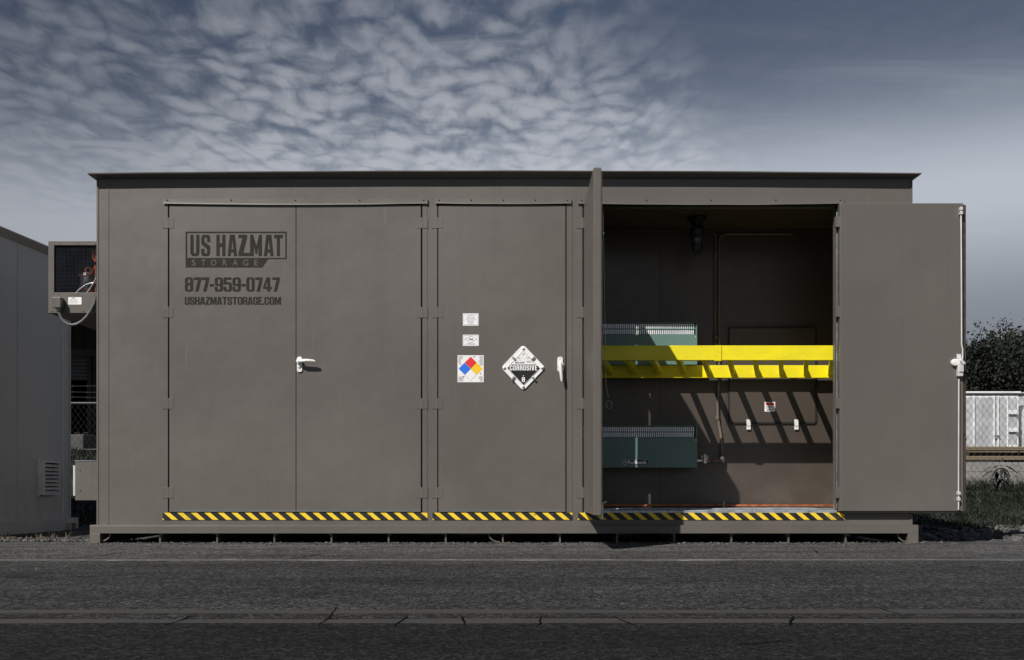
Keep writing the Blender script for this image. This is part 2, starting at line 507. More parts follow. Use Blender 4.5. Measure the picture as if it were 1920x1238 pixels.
class MB:
    def __init__(s):
        s.v, s.f, s.m = [], [], []
        s.mats = []

    def mi(s, mat):
        if mat is None:
            return 0
        if mat not in s.mats:
            s.mats.append(mat)
        return s.mats.index(mat)

    def add(s, vs, fs, mat=None, M=None):
        o = len(s.v)
        if M is not None:
            vs = [M @ Vector(p) for p in vs]
        s.v.extend([tuple(p) for p in vs])
        k = s.mi(mat)
        for f in fs:
            s.f.append(tuple(i + o for i in f))
            s.m.append(k)
        return s

    def box(s, x0, x1, y0, y1, z0, z1, mat=None, M=None):
        vs = [(x0, y0, z0), (x1, y0, z0), (x1, y1, z0), (x0, y1, z0), (x0, y0, z1), (x1, y0, z1), (x1, y1, z1), (x0, y1, z1)]
        fs = [(0, 3, 2, 1), (4, 5, 6, 7), (0, 1, 5, 4), (1, 2, 6, 5), (2, 3, 7, 6), (3, 0, 4, 7)]
        return s.add(vs, fs, mat, M)

    def quad(s, a, b, c, d, mat=None):
        return s.add([a, b, c, d], [(0, 1, 2, 3)], mat)

    def prism(s, loop, d0, d1, axis='y', mat=None, M=None):
        """extrude a 2-d loop along an axis; loop in (x,z) for y, (y,z) for x, (x,y) for z"""
        def P(a, b, d):
            return {'y': (a, d, b), 'x': (d, a, b), 'z': (a, b, d)}[axis]
        n = len(loop)
        vs = [P(a, b, d0) for a, b in loop] + [P(a, b, d1) for a, b in loop]
        fs = [tuple(range(n)), tuple(range(2 * n - 1, n - 1, -1))]
        for i in range(n):
            j = (i + 1) % n
            fs.append((i, i + n, j + n, j))
        return s.add(vs, fs, mat, M)

    def tube(s, pts, r, n=8, mat=None, caps=True, M=None):
        pts = [Vector(p) for p in pts]
        if not isinstance(r, (list, tuple)):
            r = [r] * len(pts)
        vs, fs = [], []
        up = None
        for i, p in enumerate(pts):
            if i == 0:
                t = pts[1] - p
            elif i == len(pts) - 1:
                t = p - pts[i - 1]
            else:
                t = (pts[i + 1] - p).normalized() + (p - pts[i - 1]).normalized()
            t.normalize()
            if up is None:
                up = t.orthogonal().normalized()
            else:
                up = (up - t * up.dot(t))
                up = up.normalized() if up.length > 1e-6 else t.orthogonal().normalized()
            w = t.cross(up)
            for k in range(n):
                a = 2 * pi * k / n
                vs.append(p + (up * cos(a) + w * sin(a)) * r[i])
        for i in range(len(pts) - 1):
            for k in range(n):
                k2 = (k + 1) % n
                fs.append((i * n + k, i * n + k2, (i + 1) * n + k2, (i + 1) * n + k))
        if caps:
            fs.append(tuple(range(n - 1, -1, -1)))
            o = (len(pts) - 1) * n
            fs.append(tuple(range(o, o + n)))
        return s.add(vs, fs, mat, M)

    def lathe(s, prof, c, axis='z', n=16, mat=None):
        """prof: (radius, offset) pairs along the axis from point c"""
        c = Vector(c)
        vs, fs = [], []
        for r, h in prof:
            for k in range(n):
                a = 2 * pi * k / n
                if axis == 'z':
                    q = Vector((r * cos(a), r * sin(a), h))
                elif axis == 'y':
                    q = Vector((r * cos(a), -h, r * sin(a)))
                else:
                    q = Vector((h, r * cos(a), r * sin(a)))
                vs.append(c + q)
        for i in range(len(prof) - 1):
            for k in range(n):
                k2 = (k + 1) % n
                fs.append((i * n + k, i * n + k2, (i + 1) * n + k2, (i + 1) * n + k))
        fs.append(tuple(range(n - 1, -1, -1)))
        o = (len(prof) - 1) * n
        fs.append(tuple(range(o, o + n)))
        return s.add(vs, fs, mat)

    def build(s, name, mat=None, parent=None, bevel=0.0, smooth=False, kind=None, label=None, seg=2):
        me = bpy.data.meshes.new(name)
        me.from_pydata(s.v, [], s.f)
        if s.mats:
            for k in s.mats:
                me.materials.append(MAT[k])
            me.polygons.foreach_set('material_index', s.m)
        else:
            me.materials.append(MAT[mat])
        me.validate()
        bm = bmesh.new()
        bm.from_mesh(me)
        if len(bm.faces) < 20000:
            bmesh.ops.recalc_face_normals(bm, faces=bm.faces)
        bm.to_mesh(me)
        bm.free()
        if smooth:
            me.polygons.foreach_set('use_smooth', [True] * len(me.polygons))
        o = bpy.data.objects.new(name, me)
        COL.objects.link(o)
        if parent is not None:
            o.parent = parent
            o.matrix_parent_inverse = base_matrix(parent).inverted()
        if bevel:
            md = o.modifiers.new('edge', 'BEVEL')
            md.width = bevel
            md.segments = seg
            md.limit_method = 'ANGLE'
            md.angle_limit = R(40)
            md.harden_normals = False
        if smooth:
            md = o.modifiers.new('split', 'EDGE_SPLIT')
            md.split_angle = R(35)
        if kind:
            o['kind'] = kind
        if label:
            o['label'] = label
        return o


def base_matrix(o):
    m = Matrix.LocRotScale(o.location, o.rotation_euler, o.scale)
    if o.parent is not None:
        m = base_matrix(o.parent) @ o.matrix_parent_inverse @ m
    return m


def tag(o, label=None, cat=None, group=None, kind=None):
    if label:
        o['label'] = label
    if cat:
        o['category'] = cat
    if group:
        o['group'] = group
    if kind:
        o['kind'] = kind
    return o


def thing(name, label, cat, loc=(0, 0, 0), rotz=0.0, group=None):
    o = bpy.data.objects.new(name, None)
    COL.objects.link(o)
    o.location = loc
    o.rotation_euler = (0, 0, rotz)
    o.empty_display_size = 0.2
    return tag(o, label, cat, group)


def wx(px, D=FD):
    return (px - 960) / FOC * D


def wz(py, D=FD):
    return EYE + (908 - py) / FOC * D


# ------------------------------------------------------------------ flat lettering
def fillet(loop, n=5):
    """loop of (x, y[, r]): corners with a radius become arcs"""
    out = []
    N = len(loop)
    for i, q in enumerate(loop):
        p = Vector(q[:2])
        r = q[2] if len(q) > 2 else 0
        if r <= 0:
            out.append((p.x, p.y))
            continue
        a = Vector(loop[i - 1][:2]) - p
        b = Vector(loop[(i + 1) % N][:2]) - p
        la, lb = a.length, b.length
        a.normalize()
        b.normalize()
        ang = a.angle(b)
        if ang > pi - 0.02:
            out.append((p.x, p.y))
            continue
        t = min(r / math.tan(ang / 2), la * 0.49, lb * 0.49)
        p0, p1 = p + a * t, p + b * t
        for k in range(n + 1):
            u = k / n
            w = (1 - u) ** 2 * p0 + 2 * u * (1 - u) * p + u * u * p1
            out.append((w.x, w.y))
    return out


def rect(x0, y0, x1, y1, r=0.0):
    return [(x0, y0, r), (x1, y0, r), (x1, y1, r), (x0, y1, r)]


def fill_loops(loops, res=5):
    """triangulate filled outlines with holes -> verts, faces in the plane"""
    cu = bpy.data.curves.new('outline', 'CURVE')
    cu.dimensions = '2D'
    cu.fill_mode = 'BOTH'
    for lp in loops:
        pts = fillet(lp, res)
        sp = cu.splines.new('POLY')
        sp.points.add(len(pts) - 1)
        for k, (a, b) in enumerate(pts):
            sp.points[k].co = (a, b, 0, 1)
        sp.use_cyclic_u = True
    o = bpy.data.objects.new('outline', cu)
    me = o.to_mesh()
    vs = [tuple(v.co[:2]) for v in me.vertices]
    fs = [tuple(p.vertices) for p in me.polygons]
    o.to_mesh_clear()
    bpy.data.objects.remove(o)
    bpy.data.curves.remove(cu)
    return vs, fs


def font_text(txt, bold=0.0, spacing=1.0):
    cu = bpy.data.curves.new('text', 'FONT')
    cu.body = txt
    cu.size = 1.0
    cu.offset = bold
    cu.space_character = spacing
    cu.resolution_u = 3
    cu.fill_mode = 'BOTH'
    o = bpy.data.objects.new('text', cu)
    COL.objects.link(o)
    dg = bpy.context.evaluated_depsgraph_get()
    me = o.evaluated_get(dg).to_mesh()
    vs = [tuple(v.co[:2]) for v in me.vertices]
    fs = [tuple(p.vertices) for p in me.polygons]
    o.evaluated_get(dg).to_mesh_clear()
    bpy.data.objects.remove(o)
    bpy.data.curves.remove(cu)
    return vs, fs


S = 0.20
GLY = {}


def g(ch, w, *loops):
    GLY[ch] = (w, loops)


def make_glyphs():
    w, s = 0.56, S
    g('U', w, [(0, 1), (s, 1), (s, .13, .05), (w - s, .13, .05), (w - s, 1), (w, 1), (w, 0, .2), (0, 0, .2)])
    g('S', w, [(w, .66), (w, 1, .2), (0, 1, .2), (0, .55, .10), (w - s, .33, .06), (w - s, .13, .05), (s, .13, .05), (s, .34), (0, .34), (0, 0, .2), (w, 0, .2), (w, .46, .10), (s, .68, .06), (s, .87, .05), (w - s, .87, .05), (w - s, .66)])
    g('H', w, [(0, 0), (0, 1), (s, 1), (s, .60), (w - s, .60), (w - s, 1), (w, 1), (w, 0), (w - s, 0), (w - s, .43), (s, .43), (s, 0)])
    g('A', .60, [(0, 0), (.14, 1), (.46, 1), (.60, 0), (.40, 0), (.375, .17), (.225, .17), (.20, 0)], [(.242, .32), (.358, .32), (.30, .80)])
    g('Z', .54, [(.03, 1), (.54, 1), (.54, .86), (.24, .15), (.54, .15), (.54, 0), (0, 0), (0, .14), (.30, .85), (.03, .85)])
    g('M', .76, [(0, 0), (0, 1), (.26, 1), (.38, .46), (.50, 1), (.76, 1), (.76, 0), (.57, 0), (.57, .62), (.445, 0), (.315, 0), (.19, .62), (.19, 0)])
    g('T', .56, [(.18, 0), (.18, .84), (0, .84), (0, 1), (.56, 1), (.56, .84), (.38, .84), (.38, 0)])
    g('O', w, rect(0, 0, w, 1, .2), rect(s, .13, w - s, .87, .05))
    g('0', w, rect(0, 0, w, 1, .2), rect(s, .13, w - s, .87, .05))
    g('R', w, [(0, 0), (0, 1), (w, 1, .18), (w, .50, .10), (w - .07, .46, .03), (w, .42, .08), (w, 0), (w - s, 0), (w - s, .40, .04), (s, .40), (s, 0)], rect(s, .55, w - s, .86, .03))
    g('G', w, [(w, .62), (w, 1, .2), (0, 1, .2), (0, 0, .2), (w, 0, .2), (w, .52), (w * .52, .52), (w * .52, .38), (w - s, .38), (w - s, .13, .05), (s, .13, .05), (s, .87, .05), (w - s, .87, .05), (w - s, .62)])
    g('E', .46, [(0, 0), (0, 1), (.45, 1), (.45, .84), (s, .84), (s, .59), (.42, .59), (.42, .43), (s, .43), (s, .16), (.46, .16), (.46, 0)])
    g('C', w, [(w, .62), (w, 1, .2), (0, 1, .2), (0, 0, .2), (w, 0, .2), (w, .40), (w - s, .40), (w - s, .13, .05), (s, .13, .05), (s, .87, .05), (w - s, .87, .05), (w - s, .62)])
    g('I', .21, rect(0, 0, .21, 1))
    g('V', .60, [(0, 1), (.21, 1), (.30, .28), (.39, 1), (.60, 1), (.44, 0), (.16, 0)])
    g('.', .20, rect(0, 0, .20, .17))
    g('-', .30, rect(0, .36, .30, .53))
    g('7', .50, [(0, 1), (.50, 1), (.50, .84), (.31, 0), (.09, 0), (.28, .82), (0, .82)])
    g('8', w, [(0, 0, .2), (w, 0, .2), (w, .50, .12), (w - .05, .53, .02), (w, .57, .12), (w, 1, .2), (0, 1, .2), (0, .57, .12), (.05, .53, .02), (0, .50, .12)], rect(s, .13, w - s, .44, .05), rect(s, .60, w - s, .87, .05))
    g('9', w, [(0, .34), (0, 0, .2), (w, 0, .2), (w, 1, .2), (0, 1, .2), (0, .40, .18), (w - s, .40), (w - s, .13, .05), (s, .13, .05), (s, .34)], rect(s, .53, w - s, .87, .05))
    g('5', w, [(0, .34), (0, 0, .2), (w, 0, .2), (w, .66, .18), (s, .66, .02), (s, .84), (w - .03, .84), (w - .03, 1), (0, 1), (0, .50), (s, .50), (w - s, .53, .06), (w - s, .13, .05), (s, .13, .05), (s, .34)])
    g('4', .58, [(.28, 0), (.28, .18), (0, .18), (0, .34), (.22, 1), (.47, 1), (.47, .33), (.58, .33), (.58, .18), (.47, .18), (.47, 0)], [(.15, .33), (.28, .33), (.28, .74)])


make_glyphs()


def block_text(txt, gap=0.06, space=0.22):
    """heavy condensed lettering, unit height -> verts, faces, width"""
    x = 0
    vs, fs = [], []
    for ch in txt:
        if ch == ' ':
            x += space
            continue
        w, loops = GLY[ch]
        a, b = fill_loops([[(q[0] + x,) + tuple(q[1:]) for q in lp] for lp in loops])
        o = len(vs)
        vs += a
        fs += [tuple(i + o for i in f) for f in b]
        x += w + gap
    return vs, fs, x - gap


def place_flat(mb, vs, fs, x0, x1, z0, z1, y, mat=None, box=None):
    """fit 2-d faces into a rectangle on a facade plane facing -Y"""
    if box is None:
        xs = [p[0] for p in vs]
        zs = [p[1] for p in vs]
        box = (min(xs), max(xs), min(zs), max(zs))
    a, b, c, d = box
    sx = (x1 - x0) / (b - a)
    sz = (z1 - z0) / (d - c)
    mb.add([(x0 + (p[0] - a) * sx, y, z0 + (p[1] - c) * sz) for p in vs], fs, mat)


def flat_loops(mb, loops, y, mat=None, res=5):
    vs, fs = fill_loops(loops, res)
    mb.add([(a, y, b) for a, b in vs], fs, mat)


def ring_loops(cx, cz, r, rin, n=14):
    o = [(cx + r * cos(2 * pi * k / n), cz + r * sin(2 * pi * k / n)) for k in range(n)]
    i = [(cx + rin * cos(2 * pi * k / n), cz + rin * sin(2 * pi * k / n)) for k in range(n)]
    return [o, i] if rin > 0 else [o]


# ================================================================== GROUND AND ROAD
def sm(t):
    t = max(0.0, min(1.0, t))
    return t * t * (3 - 2 * t)


def ground_h(x, y):
    right = 0.36 * sm((y - 9.6) / 7.0)
    left = 1.0 * sm((y - 10.8) / 7.6)
    t = sm((x + 5.0) / 6.0)
    h = left * (1 - t) + right * t
    return -0.03 + h


def build_ground():
    xs = [-600, -250, -100, -50, -30, -22, -16] + [-14 + 0.5 * i for i in range(65)] + [20, 24, 30, 40, 60, 100, 250, 600]
    ys = [-400, -150, -60, -25, -10, -4, 0, 3, 6, 7, 7.6] + [8 + 0.35 * i for i in range(46)] + [25, 27, 30, 35, 45, 60, 100, 200, 500, 1200]
    mb = MB()
    vs = []
    for y in ys:
        for x in xs:
            h = ground_h(x, y)
            if 8.6 < y < 40 and abs(x) < 20:
                h += 0.03 * noise.noise(Vector((x * 1.3, y * 1.3, 0))) * sm((y - 8.6) / 1.5)
            vs.append((x, y, h))
    n = len(xs)
    fs = [(j * n + i, j * n + i + 1, (j + 1) * n + i + 1, (j + 1) * n + i) for j in range(len(ys) - 1) for i in range(n - 1)]
    mb.add(vs, fs)
    o = mb.build('ground', 'ground_soil', smooth=True)
    for md in list(o.modifiers):
        o.modifiers.remove(md)
    tag(o, 'dark gravel and soil ground rising to a grass bank behind the buildings', kind='structure')


build_ground()


def build_road():
    mb = MB()
    xs = [-400, -120, -40, -16] + [-12 + 0.12 * i for i in range(201)] + [16, 40, 120, 400]
    vs, n = [], 0
    for x in xs:
        e = 8.30 + 0.10 * noise.noise(Vector((x * 0.9, 3, 0))) + 0.05 * noise.noise(Vector((x * 4, 9, 0)))
        vs += [(x, -7.0, 0), (x, e, 0), (x, e + 0.05, -0.045)]
    fs = []
    for i in range(len(xs) - 1):
        a, b = i * 3, (i + 1) * 3
        fs += [(a, b, b + 1, a + 1), (a + 1, b + 1, b + 2, a + 2)]
    mb.add(vs, fs)
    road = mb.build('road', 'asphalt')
    tag(road, 'weathered grey asphalt road in front of the storage building', kind='structure')
    # painted lines and the dusty seam
    def strip(name, y0, y1, mat, wob=0.0, slope=0.0, z=0.0008):
        m = MB()
        P = []
        xx = [-60] + [-12 + 0.2 * i for i in range(121)] + [60]
        for x in xx:
            k = wob * noise.noise(Vector((x * 2.2, y0 * 7, 0)))
            k2 = wob * noise.noise(Vector((x * 2.6, y1 * 9 + 5, 0)))
            P += [(x, y0 + k + slope * x, z), (x, y1 + k2 + slope * x, z)]
        m.add(P, [(2 * i, 2 * i + 2, 2 * i + 3, 2 * i + 1) for i in range(len(xx) - 1)])
        return m.build(name, mat, road)
    strip('edge_line', 6.17, 6.31, 'worn_white', 0.035, 0.004)
    strip('centre_line', 3.655, 3.765, 'line_yellow', 0.022, 0.0015)
    strip('centre_line', 3.40, 3.505, 'line_yellow', 0.022, 0.0015)
    strip('pavement_seam', 7.66, 7.72, 'seam_dust', 0.03)

    def crack(x, y, L, ang, w, seed):
        rr = random.Random(seed)
        m = MB()
        pts = [(x, y)]
        a = ang
        n = max(3, int(L / 0.05))
        for k in range(n):
            a += rr.uniform(-0.30, 0.30)
            a = ang + (a - ang) * 0.7
            x += cos(a) * L / n
            y += sin(a) * L / n
            pts.append((x, y))
        P = []
        for k, (px, py) in enumerate(pts):
            t = k / (len(pts) - 1)
            ww = w * (0.25 + 0.9 * sin(pi * min(1, max(0.04, t)))) * rr.uniform(0.35, 0.85)
            nx, ny = -sin(ang), cos(ang)
            P += [(px - nx * ww, py - ny * ww, 0.0016), (px + nx * ww, py + ny * ww, 0.0016)]
        m.add(P, [(2 * k, 2 * k + 2, 2 * k + 3, 2 * k + 1) for k in range(len(pts) - 1)])
        return m
    spots = [(-1.33, 6.22, .62, 1.38, .008), (-2.62, 6.30, .70, 1.36, .009), (-0.60, 3.34, .50, 1.50, .007), (-0.15, 3.36, .24, 1.52, .006),
             (-0.36, 3.30, .30, 1.48, .006), (0.08, 3.34, .24, 1.55, .006), (0.38, 3.36, .22, 1.62, .006), (0.86, 3.33, .30, 1.45, .007),
             (-1.08, 3.34, .26, 1.50, .006), (1.30, 3.60, .25, 1.5, .005), (-2.4, 6.05, .5, 0.06, .010), (-1.55, 6.9, .6, 1.2, .007), (1.9, 6.6, .8, 1.3, .006),
             (0.4, 5.0, .3, .1, .010), (-0.55, 4.9, .16, .1, .010), (2.3, 5.7, .25, .05, .012), (-2.45, 5.1, .25, .02, .012), (-2.1, 5.1, .16, .02, .012), (0.6, 2.95, .2, .1, .006)]
    for i, (x, y, L, a, w) in enumerate(spots):
        crack(x, y, L, a, w, 50 + i).build('crack', 'crack_dark', road)


build_road()


def scatter_stones():
    ico = bmesh.new()
    bmesh.ops.create_icosphere(ico, subdivisions=1, radius=1.0)
    bv = [v.co.copy() for v in ico.verts]
    bf = [tuple(v.index for v in f.verts) for f in ico.faces]
    ico.free()
    rr = random.Random(3)

    def lot(n, fx, fy, size, name, label):
        mb = MB()
        for _ in range(n):
            x, y = fx(rr), fy(rr)
            s_ = size(rr)
            z = max(ground_h(x, y), 0.0 if y < 8.3 else -1) + s_ * 0.25
            M = Matrix.Translation((x, y, z)) @ Matrix.Rotation(rr.uniform(0, 6.28), 4, 'Z') @ Matrix.Rotation(rr.uniform(-.5, .5), 4, 'X') @ Matrix.Diagonal((s_ * rr.uniform(.8, 1.5), s_ * rr.uniform(.7, 1.1), s_ * rr.uniform(.4, .8), 1))
            j = [v * rr.uniform(.78, 1.15) for v in bv]
            mb.add(j, bf, None, M)
        o = mb.build(name, 'stone')
        tag(o, label, kind='stuff')
    lot(2600, lambda r: r.uniform(-6.5, -2.4), lambda r: 8.2 + abs(r.gauss(0, 0.45)), lambda r: r.uniform(.006, .022),
        'gravel', 'loose grey gravel between the two steel buildings')
    lot(1500, lambda r: r.uniform(-3.2, 3.3), lambda r: r.gauss(8.05, 0.14), lambda r: r.uniform(.003, .011),
        'gravel', 'fine grit along the skid of the storage building')
    lot(2600, lambda r: r.gauss(5.6, 1.0), lambda r: r.uniform(8.3, 10.9), lambda r: r.uniform(.012, .045),
        'gravel', 'heap of broken grey stones below the grass bank')
    lot(260, lambda r: r.uniform(-5, 5), lambda r: r.uniform(5.2, 7.9), lambda r: r.uniform(.002, .006),
        'gravel', 'scattered grit lying on the asphalt road')


scatter_stones()


def build_grass(name, label, n, x0, x1, y0, y1, hmin, hmax, seed, mat='grass', dens=None):
    rr = random.Random(seed)
    mb = MB()
    vs, fs = [], []
    k = 0
    while k < n:
        x, y = rr.uniform(x0, x1), rr.uniform(y0, y1)
        if dens and rr.random() > dens(x, y):
            continue
        k += 1
        h = rr.uniform(hmin, hmax) * (0.6 + 0.8 * noise.noise(Vector((x * 1.5, y * 1.5, 2))) + 0.2)
        h = max(h, hmin * .5)
        a = rr.uniform(0, 6.28)
        w = rr.uniform(.004, .009)
        dx, dy = cos(a) * w, sin(a) * w
        lx, ly = rr.gauss(0, .45) * h, rr.gauss(0, .45) * h
        z = ground_h(x, y) - .01
        o = len(vs)
        vs += [(x - dx, y - dy, z), (x + dx, y + dy, z), (x + lx * .4 + dx * .7, y + ly * .4 + dy * .7, z + h * .6), (x + lx * .4 - dx * .7, y + ly * .4 - dy * .7, z + h * .6), (x + lx, y + ly, z + h)]
        fs += [(o, o + 1, o + 2, o + 3), (o + 3, o + 2, o + 4)]
    mb.add(vs, fs)
    tag(mb.build(name, mat), label, kind='stuff')


build_grass('grass', 'dark green grass on the bank in front of the concrete wall', 60000, 2.6, 12, 10.2, 17.4, .03, .10, 11, dens=lambda x, y: sm((y - 10.0) / 1.0))
build_grass('grass', 'dark grass on the slope between the two steel buildings', 26000, -9.5, -3.0, 11.0, 19.4, .05, .13, 12, dens=lambda x, y: sm((y - 11) / 1.2))
build_grass('grass', 'taller grass along the foot of the right fence', 5000, 5, 13, 16.4, 17.4, .12, .30, 13)
build_grass('dry_grass', 'dry straw tufts at the foot of the left steel building', 420, -4.55, -3.95, 8.7, 9.8, .015, .06, 14, 'dry_grass')

# ================================================================== STORAGE BUILDING
XL, XR = wx(182), wx(1710)           # ends of the box
YB = 10.40                           # rear face
ZT = 2.728                            # top of walls
F = FD
ZDOOR = wz(385)                      # top of doors
ZSILL = wz(959)                      # bottom of doors
ROOM_B = 8.90                        # back wall of the shallow room
bld = thing('storage_building', 'large taupe steel storage building on skids, one double doorway standing open', 'storage building', (0, F, 0))
P = 'taupe_paint'

# front wall: butted sheets round three door openings
mb = MB()
T_ = 0.05
O1 = (wx(315), wx(792))
O2 = (wx(820), wx(1062.5))
O3 = (wx(1092), wx(1572))
mb.box(XL, XR, F, F + T_, ZDOOR + .012, ZT)
mb.box(XL, XR, F, F + T_, .135, ZSILL - .012)
edges = [XL, O1[0], O1[1], O2[0], O2[1], O3[0], O3[1], XR]
for a, b in ((0, 1), (2, 3), (4, 5), (6, 7)):
    mb.box(edges[a], edges[b], F, F + T_, ZSILL - .012, ZDOOR + .012)
mb.build('front_wall', P, bld)
# other walls
MB().box(XL, XL + T_, F + T_, YB, .135, ZT).build('end_wall', P, bld)
MB().box(XR - T_, XR, F + T_, YB, .135, ZT).build('end_wall', P, bld)
MB().box(XL + T_, XR - T_, YB - T_, YB, .135, ZT).build('rear_wall', P, bld)
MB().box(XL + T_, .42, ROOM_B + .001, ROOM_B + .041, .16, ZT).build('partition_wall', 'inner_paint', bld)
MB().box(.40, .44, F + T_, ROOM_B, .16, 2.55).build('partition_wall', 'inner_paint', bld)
MB().box(XL + T_, .39, F + T_, ROOM_B, .16, .21).build('floor_pan', 'black_metal', bld)
# lip strips
mb = MB()
mb.box(XL - .003, XL + .012, F - .004, F - .0005, .135, ZT)
mb.build('corner_trim', P, bld, bevel=.001)
mb = MB()
mb.box(wx(202), wx(204.2), F - .003, F - .0005, .14, ZT - .005)
mb.build('cover_strip', P, bld, bevel=.001)
mb = MB()
mb.box(XR - .012, XR + .003, F - .004, F - .0005, .135, ZT)
mb.build('corner_trim', P, bld, bevel=.001)
# faint sheet joints in the band over the doors
for px in (318, 800, 1089, 1560):
    mb = MB()
    mb.box(wx(px) - .0008, wx(px) + .0008, F - .0012, F - .0004, ZDOOR + .07, ZT - .03)
    mb.build('sheet_joint', P, bld)

# roof with sloping eave
mb = MB()
ztip = 2.752
prof = [(F - .078, ztip), (F - .076, ztip - .008), (F - .006, ZT + .001), (YB + .02, ZT + .001), (YB + .08, ztip - .01), (YB + .08, ztip), (F + 1.2, ztip + .012)]
x0, x1 = XL - .004, XR + .004
tip = .038
n = len(prof)
NR = 48
vs, fs = [], []
for i in range(NR + 1):
    t_ = i / NR
    bow = .018 * (1 - (2 * t_ - 1) ** 2) + .0022 * noise.noise(Vector((t_ * 11, 4.2, 0)))
    for (yy, zz) in prof:
        lip = zz > ZT + .008
        x_ = (x0 - (tip if lip else 0)) + ((x1 + (tip if lip else 0)) - (x0 - (tip if lip else 0))) * t_
        vs.append((x_, yy, zz + (bow if lip else 0)))
for i in range(NR):
    for k in range(n):
        k2 = (k + 1) % n
        fs.append((i * n + k, (i + 1) * n + k, (i + 1) * n + k2, i * n + k2))
fs += [tuple(range(n - 1, -1, -1)), tuple(range(NR * n, NR * n + n))]
mb.add(vs, fs)
mb.build('roof', P, bld)

# door frames and drip rails
for (a, b, l, r) in ((O1[0], O1[1], wx(305), wx(801)), (O2[0], O2[1], wx(811), wx(1073)), (O3[0], O3[1], wx(1083), wx(1581))):
    mb = MB()
    y0, y1 = F - .003, F - .0003
    mb.box(l, a, y0, y1, ZSILL - .01, ZDOOR + .032)
    mb.box(b, r, y0, y1, ZSILL - .01, ZDOOR + .032)
    mb.box(a, b, y0, y1, ZDOOR + .010, ZDOOR + .032)
    mb.build('door_frame', P, bld, bevel=.0015)


def drip(xa, xb, seed):
    mb = MB()
    rr = random.Random(seed)
    N = 24
    rows = []
    for i in range(N + 1):
        t = i / N
        x = xa + (xb - xa) * t
        sag = -.010 * sin(pi * t) * (1 if seed % 2 else .4) + .003 * noise.noise(Vector((x * 3, seed, 0)))
        rows.append((x, sag))
    zt, zb = wz(373.5), wz(382)
    vs = []
    for x, s_ in rows:
        vs += [(x, F - .0005, zt), (x, F - .0150, zt - .004), (x, F - .0162, zb + .007 + s_), (x, F - .0180, zb - .004 + s_), (x, F - .0140, zb - .004 + s_), (x, F - .0005, zb + .020)]
    fs = []
    for i in range(N):
        for k in range(6):
            k2 = (k + 1) % 6
            fs.append((i * 6 + k, (i + 1) * 6 + k, (i + 1) * 6 + k2, i * 6 + k2))
    fs += [tuple(range(5, -1, -1)), tuple(range(N * 6, N * 6 + 6))]
    mb.add(vs, fs)
    o = mb.build('drip_rail', P, bld)
    rv = MB()
    for k in range(5):
        x = xa + .03 + (xb - xa - .06) * k / 4
        rv.lathe([(.007, 0), (.006, .003), (.003, .004)], (x, F - .0151, zt - .012), 'y', 8)
    tag(rv.build('rivet', 'rust_dark', o), kind='stuff')


drip(wx(307), wx(802), 1)
drip(wx(816), wx(1071), 2)
drip(wx(1083), wx(1582), 3)


def hinge(mb, cx, cz, y):
    # flush strap hinge: one pressed plate bridging the joint
    mb.prism([(cx - .042, y), (cx - .042, y - .0012), (cx - .007, y - .0012), (cx - .004, y - .0026), (cx + .004, y - .0026), (cx + .007, y - .0012), (cx + .042, y - .0012), (cx + .042, y)], cz - .040, cz + .040, 'z')


HZ = [wz(p) for p in (418.5, 586, 757, 924)]
YD = F - .004                        # front face of the closed doors


def door_leaf(xa, xb, hinge_x=None, label=None):
    mb = MB()
    mb.box(xa, xb, YD, YD + .045, ZSILL, ZDOOR)
    d = mb.build('door', P, bld, bevel=.004, label=label)
    if hinge_x is not None:
        for z in HZ:
            h = MB()
            hinge(h, hinge_x, z, YD - .0008)
            h.build('hinge', P, d, bevel=.0004)
    return d


d_left = door_leaf(O1[0] + .010, wx(555.3) - .001, O1[0] + .002, 'closed door leaf with company lettering')
d_mid = door_leaf(wx(555.3) + .002, O1[1] - .010, O1[1] - .002, 'closed door leaf with lever handle')
d_single = door_leaf(O2[0] + .008, O2[1] - .008, O2[0], 'closed single door with warning signs')


def sweep(xa, xb, par):
    mb = MB()
    mb.box(xa, xb, YD - .006, YD - .0006, ZSILL - .004, ZSILL + .014)
    o = mb.build('door_sweep', 'hose_gray', par)
    s_ = MB()
    k = xa + .06
    while k < xb - .02:
        s_.lathe([(.004, 0), (.003, .003)], (k, YD - .006, ZSILL + .006), 'y', 6)
        k += .14
    return o


sweep(O1[0] + .012, wx(555), d_left)
sweep(wx(556), O1[1] - .012, d_mid)
sweep(O2[0] + .010, O2[1] - .010, d_single)

# dark seals in the door gaps (compressible gasket set back in the joint)
mb = MB()
for a, b in (O1, O2):
    mb.box(a + .0005, a + .0095, F + .012, F + .03, ZSILL, ZDOOR)
    mb.box(b - .0095, b - .0005, F + .012, F + .03, ZSILL, ZDOOR)
    mb.box(a + .01, b - .01, F + .012, F + .03, ZDOOR + .0005, ZDOOR + .0115)
mb.build('door_seal', 'black_rubber', bld)


